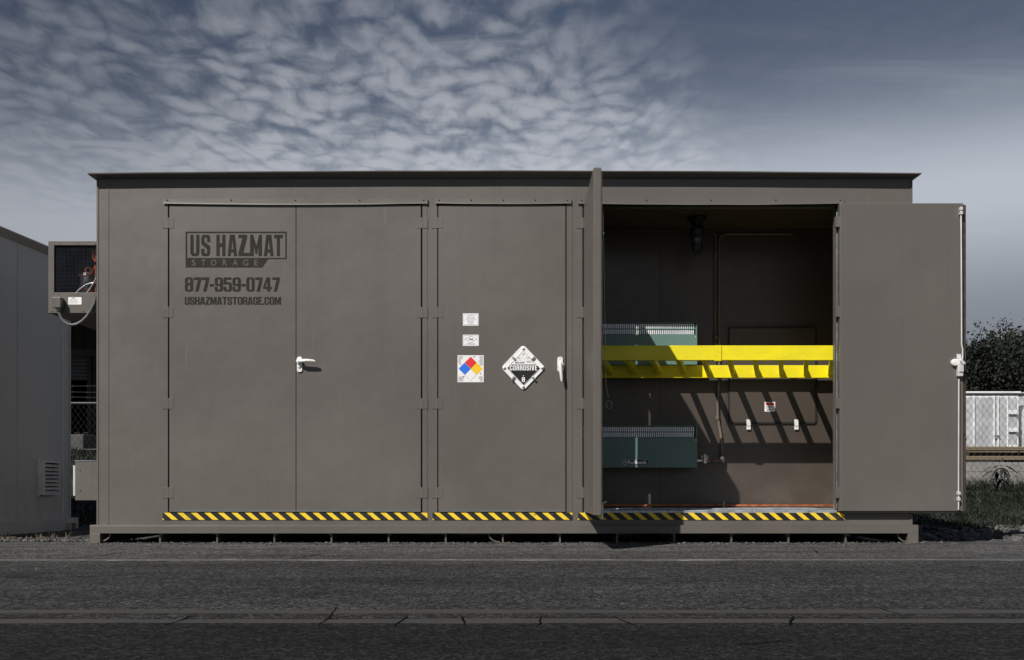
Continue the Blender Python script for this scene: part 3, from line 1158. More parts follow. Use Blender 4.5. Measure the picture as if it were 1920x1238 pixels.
# company lettering on the left leaf
def lettering():
    yl = YD - .0015
    X = lambda p: wx(p)
    Z = lambda p: wz(p)
    mb = MB()
    # frame of the logo with the angled bar under it, one outline with the window as a hole
    fr = [(X(348.3), Z(434.8)), (X(537.8), Z(434.8)), (X(537.8), Z(486.2)), (X(503), Z(486.2)), (X(492), Z(501.8)), (X(348.3), Z(501.8))]
    hole = [(X(351.2), Z(437.4)), (X(535.2), Z(437.4)), (X(535.2), Z(484)), (X(351.2), Z(484))]
    flat_loops(mb, [fr, hole], yl)
    z0, z1 = Z(480.6), Z(440.6)
    for ch, xa, xb in (('U', 357.3, 374.2), ('S', 377.6, 394.4), ('H', 406, 423), ('A', 427, 444.8), ('A', 495, 513.2), ('T', 514, 530.4)):
        v, f, w = block_text(ch)
        place_flat(mb, v, f, X(xa), X(xb), z0, z1, yl)
    # Z and M share one foot bar
    zm = [(447.2, 440.6), (463.5, 440.6), (463.5, 446.3), (456.3, 474.5), (469.2, 474.5), (469.2, 440.6), (474.9, 440.6), (481.0, 462.0), (486.2, 440.6), (491.4, 440.6), (491.4, 480.6), (484.8, 480.6), (484.8, 462), (482, 477), (479.4, 477), (476, 462), (476, 480.6), (447.2, 480.6), (447.2, 475), (455.0, 446.6), (447.2, 446.6)]
    flat_loops(mb, [[(X(a), Z(b)) for a, b in zm]], yl)
    mb.build('logo', 'dark_vinyl', d_left)
    mb = MB()
    v, f, w = block_text('877-959-0747', .035)
    place_flat(mb, v, f, X(347), X(524.8), Z(547), Z(520.5), yl)
    mb.build('phone_number', 'dark_vinyl', d_left)
    mb = MB()
    v, f, w = block_text('USHAZMATSTORAGE.COM', .045)
    place_flat(mb, v, f, X(346.8), X(527), Z(571.6), Z(557.2), yl)
    mb.build('web_address', 'dark_vinyl', d_left)
    mb = MB()
    for ch, xa, xb in (('S', 360, 367.2), ('T', 378.3, 385.7), ('O', 396, 406.2), ('R', 418, 425.4), ('A', 437, 446), ('G', 456.3, 466), ('E', 477.3, 484.4)):
        v, f = font_text(ch)
        place_flat(mb, v, f, X(xa), X(xb), Z(498.6), Z(487.4), yl - .001)
    tag(mb.build('logo_letter', 'taupe_print', d_left), kind='stuff')


lettering()


# handles
def handle_lever():
    mb = MB()
    cx, y = wx(562.2), YD
    mb.prism(fillet(rect(wx(557.5), wz(698), wx(567), wz(669.3), .018), 6), y - .010, y - .0005, 'y')
    mb.lathe([(.022, 0), (.020, .026), (.016, .030)], (cx, y - .010, wz(678)), 'y', 14)
    mb.tube([(cx, y - .035, wz(678)), (wx(568), y - .046, wz(678.4)), (wx(576), y - .050, wz(677.6)), (wx(588), y - .050, wz(678.2)), (wx(593), y - .048, wz(679.2))], [.014, .013, .0125, .011, .008], 10)
    o = mb.build('handle', 'ivory_metal', d_mid, smooth=True)
    k = MB()
    k.lathe([(.010, 0), (.009, .004), (.004, .005)], (cx, y - .010, wz(689)), 'y', 12)
    k.lathe([(.004, 0), (.003, .002)], (cx, y - .010, wz(672.5)), 'y', 8)
    tag(k.build('handle_lock', 'steel', d_mid, smooth=True), kind='stuff')


def handle_drop():
    mb = MB()
    y = YD
    mb.prism(fillet(rect(wx(1045), wz(697.5), wx(1055), wz(669.5), .018), 6), y - .010, y - .0005, 'y')
    mb.prism(fillet(rect(wx(1052), wz(697), wx(1056.3), wz(682), .006), 4), y - .018, y - .0106, 'y')
    mb.lathe([(.020, 0), (.018, .022), (.014, .026)], (wx(1050.3), y - .010, wz(686)), 'y', 14)
    mb.tube([(wx(1050), y - .032, wz(680)), (wx(1050), y - .040, wz(688)), (wx(1051), y - .044, wz(698)), (wx(1052.3), y - .046, wz(710)), (wx(1052.8), y - .044, wz(716))], [.012, .014, .013, .011, .008], 10)
    mb.build('handle', 'ivory_metal', d_single, smooth=True)
    k = MB()
    k.lathe([(.004, 0), (.003, .002)], (wx(1050), y - .010, wz(673)), 'y', 8)
    k.build('handle_lock', 'steel', d_single)


handle_lever()
handle_drop()


# hazard tape along the sill
def hazard_tape(xa, xb, seed):
    z0, z1 = wz(974.8), wz(961.6)
    y = F - .0045
    yb = MB()
    yb.box(xa, xb, y, F - .0004 - .0003, z0, z1)
    o = yb.build('hazard_tape', 'tape_yellow', bld)
    k = MB()
    pitch = 25.35 / 250
    h = z1 - z0
    bw = pitch * .56
    i = -2
    while True:
        x = xa + pitch * i + .055
        i += 1
        if x > xb:
            break
        # parallelogram leaning to the left at its top, clipped to the tape
        lean = .062
        poly = [(x + lean, z0), (x + lean + bw, z0), (x + bw, z1), (x, z1)]
        poly = clip(poly, xa, xb)
        if len(poly) >= 3:
            k.add([(a, y - .0012, b) for a, b in poly], [tuple(range(len(poly)))])
    k.build('tape_stripe', 'tape_black', o)


def clip(poly, xa, xb):
    def half(ps, keep, xc):
        out = []
        for i in range(len(ps)):
            p, q = ps[i], ps[(i + 1) % len(ps)]
            ip, iq = keep(p[0]), keep(q[0])
            if ip:
                out.append(p)
            if ip != iq:
                t = (xc - p[0]) / (q[0] - p[0])
                out.append((xc, p[1] + (q[1] - p[1]) * t))
        return out
    poly = half(poly, lambda v: v >= xa, xa)
    if poly:
        poly = half(poly, lambda v: v <= xb, xb)
    return poly


hazard_tape(wx(305), wx(801.5), 1)
hazard_tape(wx(811), wx(1073), 2)
hazard_tape(wx(1083.5), wx(1582.5), 3)

# right doorway: jamb linings
mb = MB()
mb.box(O3[1] - .012, O3[1], F + T_, F + .10, ZSILL - .01, ZDOOR + .01)
mb.box(O3[0], O3[0] + .012, F + T_, F + .10, ZSILL - .01, ZDOOR + .01)
mb.box(O3[0] + .012, O3[1] - .012, F + T_, F + .10, ZDOOR - .004, ZDOOR + .010)
mb.build('door_jamb', P, bld, bevel=.002)
mb = MB()
mb.box(O3[1] - .007, O3[1] - .0006, F + .004, F + T_ - .004, ZSILL, ZDOOR + .01)
mb.box(O3[0] + .0006, O3[0] + .007, F + .004, F + T_ - .004, ZSILL, ZDOOR + .01)
mb.box(O3[0] + .007, O3[1] - .007, F + .004, F + T_ - .004, ZDOOR - .002, ZDOOR + .0115)
mb.build('door_seal', 'black_rubber', bld)
mb = MB()
mb.tube([(wx(1569.4), F + .002, ZSILL + .02), (wx(1569.4), F + .002, ZDOOR - .05)], .003, 6)
mb.build('jamb_strip', 'galvanised', bld)


# open leaf standing at right angles to the front (left leaf of the right doorway)
def open_leaf_left():
    w = .955
    hx = O3[0] + .006
    y1 = F - .009
    y0 = y1 - w
    mb = MB()
    mb.box(hx + .004, hx + .056, y0, y1, ZSILL - .002, ZDOOR)
    d = mb.build('door', P, bld, bevel=.004, label='open door leaf standing straight out from the front')
    for z in HZ:
        h = MB()
        hinge(h, O3[0] + .000, z, YD - .0008)
        h.build('hinge', P, d, bevel=.0004)
    # astragal and rain lip on the closing edge
    a = MB()
    a.box(hx + .0562, hx + .062, y0 + .002, y0 + .03, ZSILL + .01, ZDOOR - .02)
    a.build('astragal', 'rust_dark', d)
    c = MB()
    pts = [(hx + .057, y0 + .3, ZDOOR - .10), (hx + .07, y0 + .3, ZDOOR - .14), (hx + .085, y0 + .3, ZDOOR - .15), (hx + .09, y0 + .3, ZDOOR - .12)]
    c.tube(pts, .003, 6)
    c.build('door_hook', 'steel', d)
    b = MB()
    # cane bolt hanging from the leaf foot
    bx, by = hx + .072, y0 + .12
    b.tube([(bx, by, ZSILL - .03), (bx, by, ZSILL + .05), (bx + .004, by, ZSILL + .075), (bx + .03, by, ZSILL + .088)], .006, 8)
    b.build('cane_bolt', 'chrome', d, smooth=True)


open_leaf_left()


# leaf folded flat against the front (right leaf), with its latch rods
def open_leaf_right():
    xa, xb = wx(1574.5, 8.02), wx(1806, 8.02)
    y0 = F - .052
    y1 = F - .006
    mb = MB()
    mb.box(xa, xb, y0, y1, ZSILL + .002, ZDOOR + .002)
    d = mb.build('door', P, bld, bevel=.004, label='open door leaf folded flat beside the doorway showing its latch rods')
    g_ = MB()
    g_.box(xb + .0005, wx(1812, 8.02), y0 + .010, y1 - .002, ZSILL + .002, ZDOOR - .008)
    g_.build('astragal', 'rust_dark', d, bevel=.002)
    g2 = MB()
    g2.box(xa + .03, xb - .001, y0 + .006, y1 - .002, ZSILL - .009, ZSILL + .0015)
    g2.build('door_sweep', 'black_rubber', d)
    for z in HZ:
        h = MB()
        h.box(xa - .030, xa - .006, y0 + .012, y1, z - .038, z + .038)
        h.lathe([(.008, -.04), (.008, .04)], (xa - .004, y0 + .008, z), 'z', 8)
        h.build('hinge', P, d, bevel=.0004)
    yr = y0 - .022
    q = lambda p: wx(p, 8.0)
    zq = lambda p: wz(p, 8.0)
    r1 = MB()
    r1.tube([(q(1801.2), yr, zq(391)), (q(1801.8), yr, zq(480)), (q(1802.4), yr, zq(646)), (q(1804.3), yr, zq(655)), (q(1804.3), yr, zq(672))], .0055, 8)
    r1.build('latch_rod', 'chrome', d, smooth=True)
    r2 = MB()
    r2.tube([(q(1797.2), yr, zq(711)), (q(1796.8), yr, zq(850)), (q(1796.6), yr, zq(956))], .0055, 8)
    r2.build('latch_rod', 'chrome', d, smooth=True)
    ca = MB()
    ca.box(q(1795), q(1803), y0 - .010, y0 - .0006, zq(670.5), zq(664))
    ca.box(q(1794.5), q(1804.5), y0 - .032, y0 - .0006, zq(706), zq(670.8))
    ca.box(q(1796), q(1804.8), y0 - .040, y0 - .0326, zq(698), zq(680))
    L = Matrix.Translation((q(1801.5), y0 - .046, zq(679.5))) @ Matrix.Rotation(R(45), 4, 'Y')
    ca.box(-.024, .024, -.005, .005, -.011, .011, None, L)
    ca.build('latch_case', 'chrome', d, bevel=.003)
    kn = MB()
    kn.lathe([(.027, .0005), (.027, .020), (.022, .026), (.010, .028)], (q(1790.5), y0, zq(680)), 'y', 20)
    kn.build('latch_knob', 'ivory_metal', d, smooth=True)
    for zz in (392, 400, 925, 936):
        gd = MB()
        gd.box(q(1799 if zz < 500 else 1794.6), q(1804 if zz < 500 else 1799.4), y0 - .034, y0 - .0006, zq(zz + 3), zq(zz - 3))
        gd.build('rod_guide', 'chrome', d, bevel=.002)
    # old screw heads on the inner sheet
    sc_ = MB()
    for (px, py) in ((1690, 449), (1690, 590), (1592, 700)):
        sc_.lathe([(.004, .0004), (.003, .002)], (q(px), y0, zq(py)), 'y', 6)
    tag(sc_.build('screw_head', 'steel', d), kind='stuff')


open_leaf_right()

# room behind the right doorway
YW = ROOM_B
mb = MB()
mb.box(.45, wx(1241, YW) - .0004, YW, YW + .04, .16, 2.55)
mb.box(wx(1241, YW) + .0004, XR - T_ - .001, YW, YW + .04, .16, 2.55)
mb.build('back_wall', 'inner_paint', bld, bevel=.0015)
mb = MB()
mb.box(wx(1241, YW) - .012, wx(1241, YW) + .012, YW - .004, YW - .0006, .27, 2.53)
mb.build('wall_joint', 'inner_paint', bld, bevel=.003)
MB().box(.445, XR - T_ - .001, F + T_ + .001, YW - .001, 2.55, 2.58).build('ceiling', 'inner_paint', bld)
# ceiling angle and cable marks
mb = MB()
mb.box(.445, XR - T_ - .002, YW - .03, YW - .0006, 2.52, 2.5495)
mb.build('ceiling_trim', 'inner_paint', bld, bevel=.002)
# galvanised floor plates
zf = .243
n = 9
fl_x0, fl_x1 = O3[0] + .01, O3[1] - .006
mb = MB()
for i in range(n):
    a = fl_x0 + (fl_x1 - fl_x0) * i / n
    b = fl_x0 + (fl_x1 - fl_x0) * (i + 1) / n
    pl = MB()
    pl.box(a + .0015, b - .0015, F + .004, F + .40, zf - .03, zf)
    pl.box(a + .0015, b - .0015, F + .402, YW - .03, zf - .03, zf + .006)
    pl.build('floor_plate', 'galvanised', bld, bevel=.003)
MB().box(O3[1] + .002, XR - T_ - .002, F + T_ + .002, YW - .03, zf - .03, zf).build('floor_plate', 'galvanised', bld)
mb = MB()
mb.tube([(.46, YW - .045, zf + .022), (XR - .1, YW - .045, zf + .022)], .009, 8)
mb.build('copper_pipe', 'copper', bld, smooth=True)
mb = MB()
px_, py_ = wx(1355, YW), YW - .05
mb.tube([(px_, py_, zf), (px_, py_, zf + .055)], .004, 6)
mb.build('pipe_stub', 'ivory_metal', bld)
# screws in the back wall
mb = MB()
for (px, py) in ((1178, 532), (1178, 579), (1267, 578), (1356, 532), (1356, 579), (1446, 577), (1178, 765), (1360, 815)):
    mb.lathe([(.006, .0004), (.004, .004)], (wx(px, YW), YW, wz(py, YW)), 'y', 6)
tag(mb.build('screw_head', 'rust_dark', bld), kind='stuff')


# relief hatch in the back wall
def hatch():
    x0, x1 = wx(1365, YW), wx(1531, YW)
    z0, z1 = wz(795, YW), wz(613, YW)
    p = MB()
    p.prism(fillet(rect(x0 + .012, z0 + .012, x1 - .012, z1 - .012, .02), 5), YW - .008, YW - .0008, 'y')
    h = p.build('hatch_panel', 'inner_paint', bld, bevel=.002)
    s_ = MB()
    o_ = fillet(rect(x0, z0, x1, z1, .032), 6)
    i_ = fillet(rect(x0 + .011, z0 + .011, x1 - .011, z1 - .011, .022), 6)
    n_ = len(o_)
    vs = [(a, YW - .012, b) for a, b in o_] + [(a, YW - .012, b) for a, b in i_] + [(a, YW - .0007, b) for a, b in o_] + [(a, YW - .0007, b) for a, b in i_]
    fs = []
    for k in range(n_):
        j = (k + 1) % n_
        fs += [(k, j, j + n_, k + n_), (k + 2 * n_, k, k + n_ * 0 + k * 0 + 0 * j + j * 0 + (k + 2 * n_) * 0 + k * 0 + j, j + 2 * n_)] if False else [(k, j, j + n_, k + n_), (k + 2 * n_, j + 2 * n_, j, k), (k + n_, j + n_, j + 3 * n_, k + 3 * n_)]
    s_.add(vs, fs)
    s_.build('hatch_seal', 'black_rubber', h)
    fr = MB()
    e = .020
    fr.box(x0 - e, x0 - e + .006, YW - .006, YW - .0006, z0 - .01, z1 + e)
    fr.box(x0 - e + .0061, x1 + e * .8, YW - .006, YW - .0006, z1 + e - .006, z1 + e)
    fr.build('hatch_trim', 'inner_paint', h)
    for px in (1403, 1492.5):
        l = MB()
        l.box(wx(px - 4, YW), wx(px + 4, YW), YW - .017, YW - .0125, wz(795, YW), wz(787, YW))
        l.box(wx(px - 3.6, YW), wx(px + 3.6, YW), YW - .022, YW - .0125, wz(799, YW), wz(795.3, YW))
        l.box(wx(px - 4, YW), wx(px + 4, YW), YW - .017, YW - .0125, wz(806, YW), wz(799.3, YW))
        l.build('hatch_clip', 'ivory_metal', h, bevel=.003)
    st = MB()
    a, b, c, d = wx(1433, YW), wx(1453, YW), wz(772, YW), wz(754, YW)
    y = YW - .0095
    st.quad((a, y, c), (b, y, c), (b, y, d), (a, y, d), 'white_print')
    st.quad((a + .010, y - .001, d - .026), (b - .006, y - .001, d - .026), (b - .006, y - .001, d - .007), (a + .010, y - .001, d - .007), 'red_print')
    for k, (f0, f1) in enumerate(((.1, .8), (.12, .75), (.1, .5), (.3, .9))):
        zz = d - .034 - k * .009
        st.quad((a + .086 * f0, y - .001, zz - .003), (a + .086 * f1, y - .001, zz - .003), (a + .086 * f1, y - .001, zz), (a + .086 * f0, y - .001, zz), 'gray_print')
    st.quad((a + .016, y - .001, c + .008), (a + .045, y - .001, c + .008), (a + .04, y - .001, c + .016), (a + .022, y - .001, c + .016), 'black_print')
    st.build('warning_sticker', None, h)


hatch()

# skid base: perimeter channel, end posts, cross beams
SX0, SX1 = wx(168, 8.02), wx(1722.5, 8.02)
YS = F - .045
mb = MB()
mb.box(SX0, SX1, YS, YS + .012, .0725, .128)
mb.box(SX0, SX1, YS, F + .03, .1285, .1345)
mb.build('skid_rail', P, bld, bevel=.0015)
mb = MB()
mb.box(SX0, SX0 + .012, YS + .0125, YB, .0725, .128)
mb.box(SX1 - .012, SX1, YS + .0125, YB, .0725, .128)
mb.box(SX0, SX1, YB - .01, YB + .002, .0725, .128)
mb.build('skid_rail', P, bld)
for a, b, t in ((SX0 + .0, SX0 + .076, -1), (SX1 - .078, SX1 - .0, 1)):
    mb = MB()
    mb.box(a, b, YS + .0005, YS + .016, -.004, .0723)
    mb.box(a, b, YS + .017, YB, -.004, .0723)
    if t < 0:
        mb.box(a - .03, a - .0005, YS + .001, YS + .12, -.004, .004)
    else:
        mb.box(b + .0005, b + .05, YS + .001, YS + .12, -.004, .004)
    mb.build('skid_post', P, bld, bevel=.0015)
for k in range(13):
    x = wx(299, 8.04) + .4277 * k
    mb = MB()
    side = 1 if k % 2 == 0 else -1
    mb.box(x - .006, x + .006, YS + .028, YB - .05, .004, .0722)
    mb.box(x - .006 - (.045 if side < 0 else 0), x + .006 + (.045 if side > 0 else 0), YS + .022, YB - .05, -.004, .0036)
    mb.box(x + (.0065 if side > 0 else -.0265), x + (.0265 if side > 0 else -.0065), YS + .03, YB - .05, .062, .0720)
    mb.build('skid_beam', P, bld)
MB().box(XL + .02, XR - .02, F + .02, YB - .02, .1352, .158).build('floor_deck', 'black_metal', bld)


def loop_strap(x0, x1, z0, z1, flip):
    mb = MB()
    pts = []
    for k in range(9):
        t = k / 8 * pi / 2
        if flip:
            pts.append((x0 + (x1 - x0) * (1 - cos(t)), YS + .03, z1 - (z1 - z0) * sin(t)))
        else:
            pts.append((x1 - (x1 - x0) * (1 - cos(t)), YS + .03, z1 - (z1 - z0) * sin(t)))
    mb.tube(pts, .006, 6)
    mb.build('tie_loop', P, bld, smooth=True)


loop_strap(wx(187, 8.05), wx(207, 8.05), .012, .0715, False)
loop_strap(wx(916, 8.05), wx(937, 8.05), .006, .0715, True)
loop_strap(wx(1683, 8.05), wx(1703, 8.05), .006, .0715, True)


# ================================================================== SIGNS ON THE SINGLE DOOR
def sign_text_lines():
    t = thing('sticker', 'white rectangular sticker with seven lines of text, topmost on the single door', 'sticker', (wx(882.5), YD, wz(611)))
    mb = MB()
    x0, x1, z0, z1 = wx(868), wx(897.3), wz(611), wz(588)
    mb.box(x0, x1, YD - .0012, YD - .0003, z0, z1)
    mb.build('sheet', 'white_print', t)
    b = MB()
    y = YD - .0020
    e = .006
    fr = [rect(x0 + e, z0 + e, x1 - e, z1 - e), rect(x0 + e + .0012, z0 + e + .0012, x1 - e - .0012, z1 - e - .0012)]
    flat_loops(b, fr, y)
    b.build('border', 'gray_print', t)
    b = MB()
    cx = (x0 + x1) / 2
    rows = [('Storage of', .042), ('Class 1A and', .058), ('dispensing of', .058), ('Class 1A and 1B', .074), ('flammable', .046), ('liquids is', .040), ('prohibited', .046)]
    for k, (s_, w) in enumerate(rows):
        v, f = font_text(s_, .01)
        zz = z1 - .0155 - k * .0107
        place_flat(b, v, f, cx - w / 2, cx + w / 2, zz - .0035, zz + .0035, y)
    tag(b.build('lettering', 'navy_print', t), kind='stuff')


def sign_fm():
    t = thing('sticker', 'white rectangular sticker with a diamond outline and the letters FM', 'sticker', (wx(882.5), YD, wz(649)))
    x0, x1, z0, z1 = wx(867.8), wx(897.8), wz(649), wz(628)
    mb = MB()
    mb.prism(fillet(rect(x0, z0, x1, z1, .004), 3), YD - .0012, YD - .0003, 'y')
    mb.build('sheet', 'white_print', t)
    y = YD - .0020
    b = MB()
    e = .006
    w = .0013
    flat_loops(b, [rect(x0 + e, z0 + e, x1 - e, z1 - e), rect(x0 + e + w, z0 + e + w, x1 - e - w, z1 - e - w)], y)
    cx, cz = (x0 + x1) / 2, wz(636.5)
    a, c = .047, .026
    flat_loops(b, [[(cx - a, cz), (cx, cz - c), (cx + a, cz), (cx, cz + c)], [(cx - a + .0032, cz), (cx, cz - c + .0018), (cx + a - .0032, cz), (cx, cz + c - .0018)]], y - .0005)
    b.build('border', 'navy_print', t)
    b = MB()
    v, f = font_text('FM', .015, 1.1)
    place_flat(b, v, f, cx - .015, cx + .015, cz - .0075, cz + .0075, y - .001)
    v, f = font_text('APPROVED', .01)
    place_flat(b, v, f, cx - .029, cx + .029, wz(646.2), wz(643.8), y)
    tag(b.build('lettering', 'navy_print', t), kind='stuff')


def sign_diamond():
    t = thing('hazard_sign', 'square white sign with red, blue, yellow and white diamond', 'hazard sign', (wx(882.5), YD, wz(717)))
    x0, x1, z0, z1 = wx(858), wx(907), wz(717), wz(666.5)
    mb = MB()
    mb.box(x0, x1, YD - .0015, YD - .0003, z0, z1)
    mb.build('sheet', 'white_print', t)
    y = YD - .0023
    cx, cz, h = wx(882.6), wz(691.6), 11.4 / 250
    gp = .0008
    for name, dx, dz, mat in (('red', 0, 1, 'red_print'), ('blue', -1, 0, 'blue_print'), ('amber', 1, 0, 'amber_print')):
        m = MB()
        a, b = cx + dx * h, cz + dz * h
        q = h - gp
        m.add([(a - q, y, b), (a, y, b - q), (a + q, y, b), (a, y, b + q)], [(0, 1, 2, 3)])
        m.build('diamond_field', mat, t)
    m = MB()
    b = cz - h
    q = h - gp
    flat_loops(m, [[(cx - q, b), (cx, b - q), (cx + q, b), (cx, b + q)], [(cx - q + .002, b), (cx, b - q + .002), (cx + q - .002, b), (cx, b + q - .002)]], y)
    rr = random.Random(5)
    # rows of fine print in the four corners
    for (sx, sz, n_, w0, dw) in ((x0 + .006, z1 - .006, 12, .040, -.0022), (x1 - .006, z1 - .006, 16, .036, 0), (x0 + .006, z0 + .042, 8, .042, 0), (x1 - .008, z0 + .044, 9, .034, -.001)):
        for k in range(n_):
            w = max(.012, (w0 + dw * k) * rr.uniform(.6, 1))
            zz = sz - k * .0046
            if sx < cx:
                m.quad((sx, y, zz - .0015), (sx + w, y, zz - .0015), (sx + w, y, zz), (sx, y, zz))
            else:
                m.quad((sx - w, y, zz - .0015), (sx, y, zz - .0015), (sx, y, zz), (sx - w, y, zz))
    tag(m.build('fine_print', 'gray_print', t), kind='stuff')
    a = MB()
    for (px, py, ang) in ((889, 669.3, 15), (863, 682.5, -60), (868.7, 706.8, 20), (901, 701.0, 110)):
        c = Vector((wx(px), wz(py)))
        ca, sa = cos(R(ang)), sin(R(ang))
        pts = [(-.008, -.0015), (.003, -.0025), (.003, -.005), (.009, 0), (.003, .004), (.003, .0022), (-.008, .0005)]
        a.add([(c.x + u * ca - v * sa, y - .0006, c.y + u * sa + v * ca) for u, v in pts], [tuple(range(7))])
    tag(a.build('pointer', 'black_print', t), kind='stuff')


def placard():
    cx, cz = wx(981), wz(690)
    t = thing('hazard_placard', 'white metal diamond placard reading CORROSIVE over a black field with an 8', 'placard', (cx, YD, cz - .172))
    h, v = 41.5 / 250, 43.5 / 250
    y = YD - .010
    mb = MB()
    mb.prism(fillet([(cx - h, cz, .03), (cx, cz - v, .03), (cx + h, cz, .03), (cx, cz + v, .03)], 7), y, YD - .0005, 'y')
    mb.build('plate', 'white_paint', t, bevel=.0015)
    # flip leaf, a thinner plate proud of the first
    q, w = .118, .124
    yl = y - .004
    mb = MB()
    mb.prism(fillet([(cx - q - .012, cz + .000, .012), (cx, cz - w - .012, .012), (cx + q + .012, cz, .012), (cx, cz + w + .012, .012)], 4), yl, y - .0005, 'y')
    lf = mb.build('flip_leaf', 'white_paint', t, bevel=.001)
    yp = yl - .001
    p = lambda a, b: (wx(a), wz(b))
    # black field: line through the widest point, pointed below
    m = MB()
    flat_loops(m, [[p(951.8, 691), p(981.2, 722.3), p(1011.6, 691), p(1005, 684.2), p(958.5, 684.2)]], yp)
    m.build('black_field', 'black_print', t)
    m = MB()
    vv, ff, w_ = block_text('CORROSIVE', .13)
    place_flat(m, vv, ff, wx(956), wx(1007), wz(695.3), wz(685.4), yp - .001)
    vv, ff, w_ = block_text('8')
    place_flat(m, vv, ff, wx(978.4), wx(984.2), wz(717), wz(708), yp - .001)
    tag(m.build('lettering', 'white_print', t), kind='stuff')
    # pictogram: two tipped tubes, drops, the bar and the hand
    m = MB()
    for (a, b, s_) in ((972, 671.0, 1), (990.5, 671.0, -1)):
        c = wx(a), wz(b)
        for k in range(2):
            pts = [(-.016, .004), (.015, -.001), (.015, -.0022), (-.016, .0025)] if k == 0 else [(-.016, -.006), (.015, -.0055), (.015, -.0043), (-.016, -.0045)]
            m.add([(c[0] + s_ * u, yp, c[1] + w2) for u, w2 in pts], [(0, 1, 2, 3)])
    for (a, b) in ((973, 675), (975.5, 677), (971.5, 678), (989.5, 675), (992.5, 677.2), (995, 674.5)):
        m.quad((wx(a), yp, wz(b)), (wx(a + .7), yp, wz(b)), (wx(a + .7), yp, wz(b - 1.6)), (wx(a), yp, wz(b - 1.6)))
    flat_loops(m, [[p(986, 679.5), p(1000, 679.9), p(1000, 679.3), p(992, 678), p(988, 678.4)]], yp - .0005)
    tag(m.build('pictogram', 'gray_print', t), kind='stuff')
    m = MB()
    flat_loops(m, [[p(965.6, 681.6), p(980.6, 681.6), p(980.6, 680), p(973, 680.6), p(970.5, 680), p(965.6, 680)]], yp)
    m.build('pictogram', 'black_print', t)
    # edge lines of the leaf
    m = MB()
    a, b = .121, .127
    flat_loops(m, [[(cx - a, cz), (cx, cz - b), (cx + a, cz), (cx, cz + b)], [(cx - a + .0034, cz), (cx, cz - b + .0036), (cx + a - .0034, cz), (cx, cz + b - .0036)]], yp)
    m.build('fold_line', 'gray_print', t)
    # rivets at the corners and in the middle line
    for (a, b) in ((981, 654.5), (945.5, 690.3), (1016.5, 690.3), (981, 725.7), (981.2, 664.3), (981.4, 679.6), (981.4, 706)):
        r = MB()
        k = .011 if b < 660 or a < 950 or a > 1010 or b > 720 else .006
        r.lathe([(k, 0), (k * .9, .005), (k * .5, .007)], (wx(a), yl + .002, wz(b)), 'y', 12)
        r.build('rivet', 'cast_alloy', t, smooth=True)
    for (a, b, ang) in ((963.5, 672.3, 45), (999.5, 672.3, -45), (962, 709.4, -45), (1000.4, 709.4, 45)):
        c = MB()
        M = Matrix.Translation((wx(a), yl - .004, wz(b))) @ Matrix.Rotation(R(-ang), 4, 'Y')
        c.box(-.007, .007, -.003, .003, -.017, .017, None, M)
        c.tube([(0, -.002, -.012), (0, -.007, -.014), (0, -.009, -.005), (0, -.007, .008), (0, -.002, .012)], .0024, 6, None, True, M)
        c.build('clip', 'cast_alloy', t)


sign_text_lines()
sign_fm()
sign_diamond()
placard()


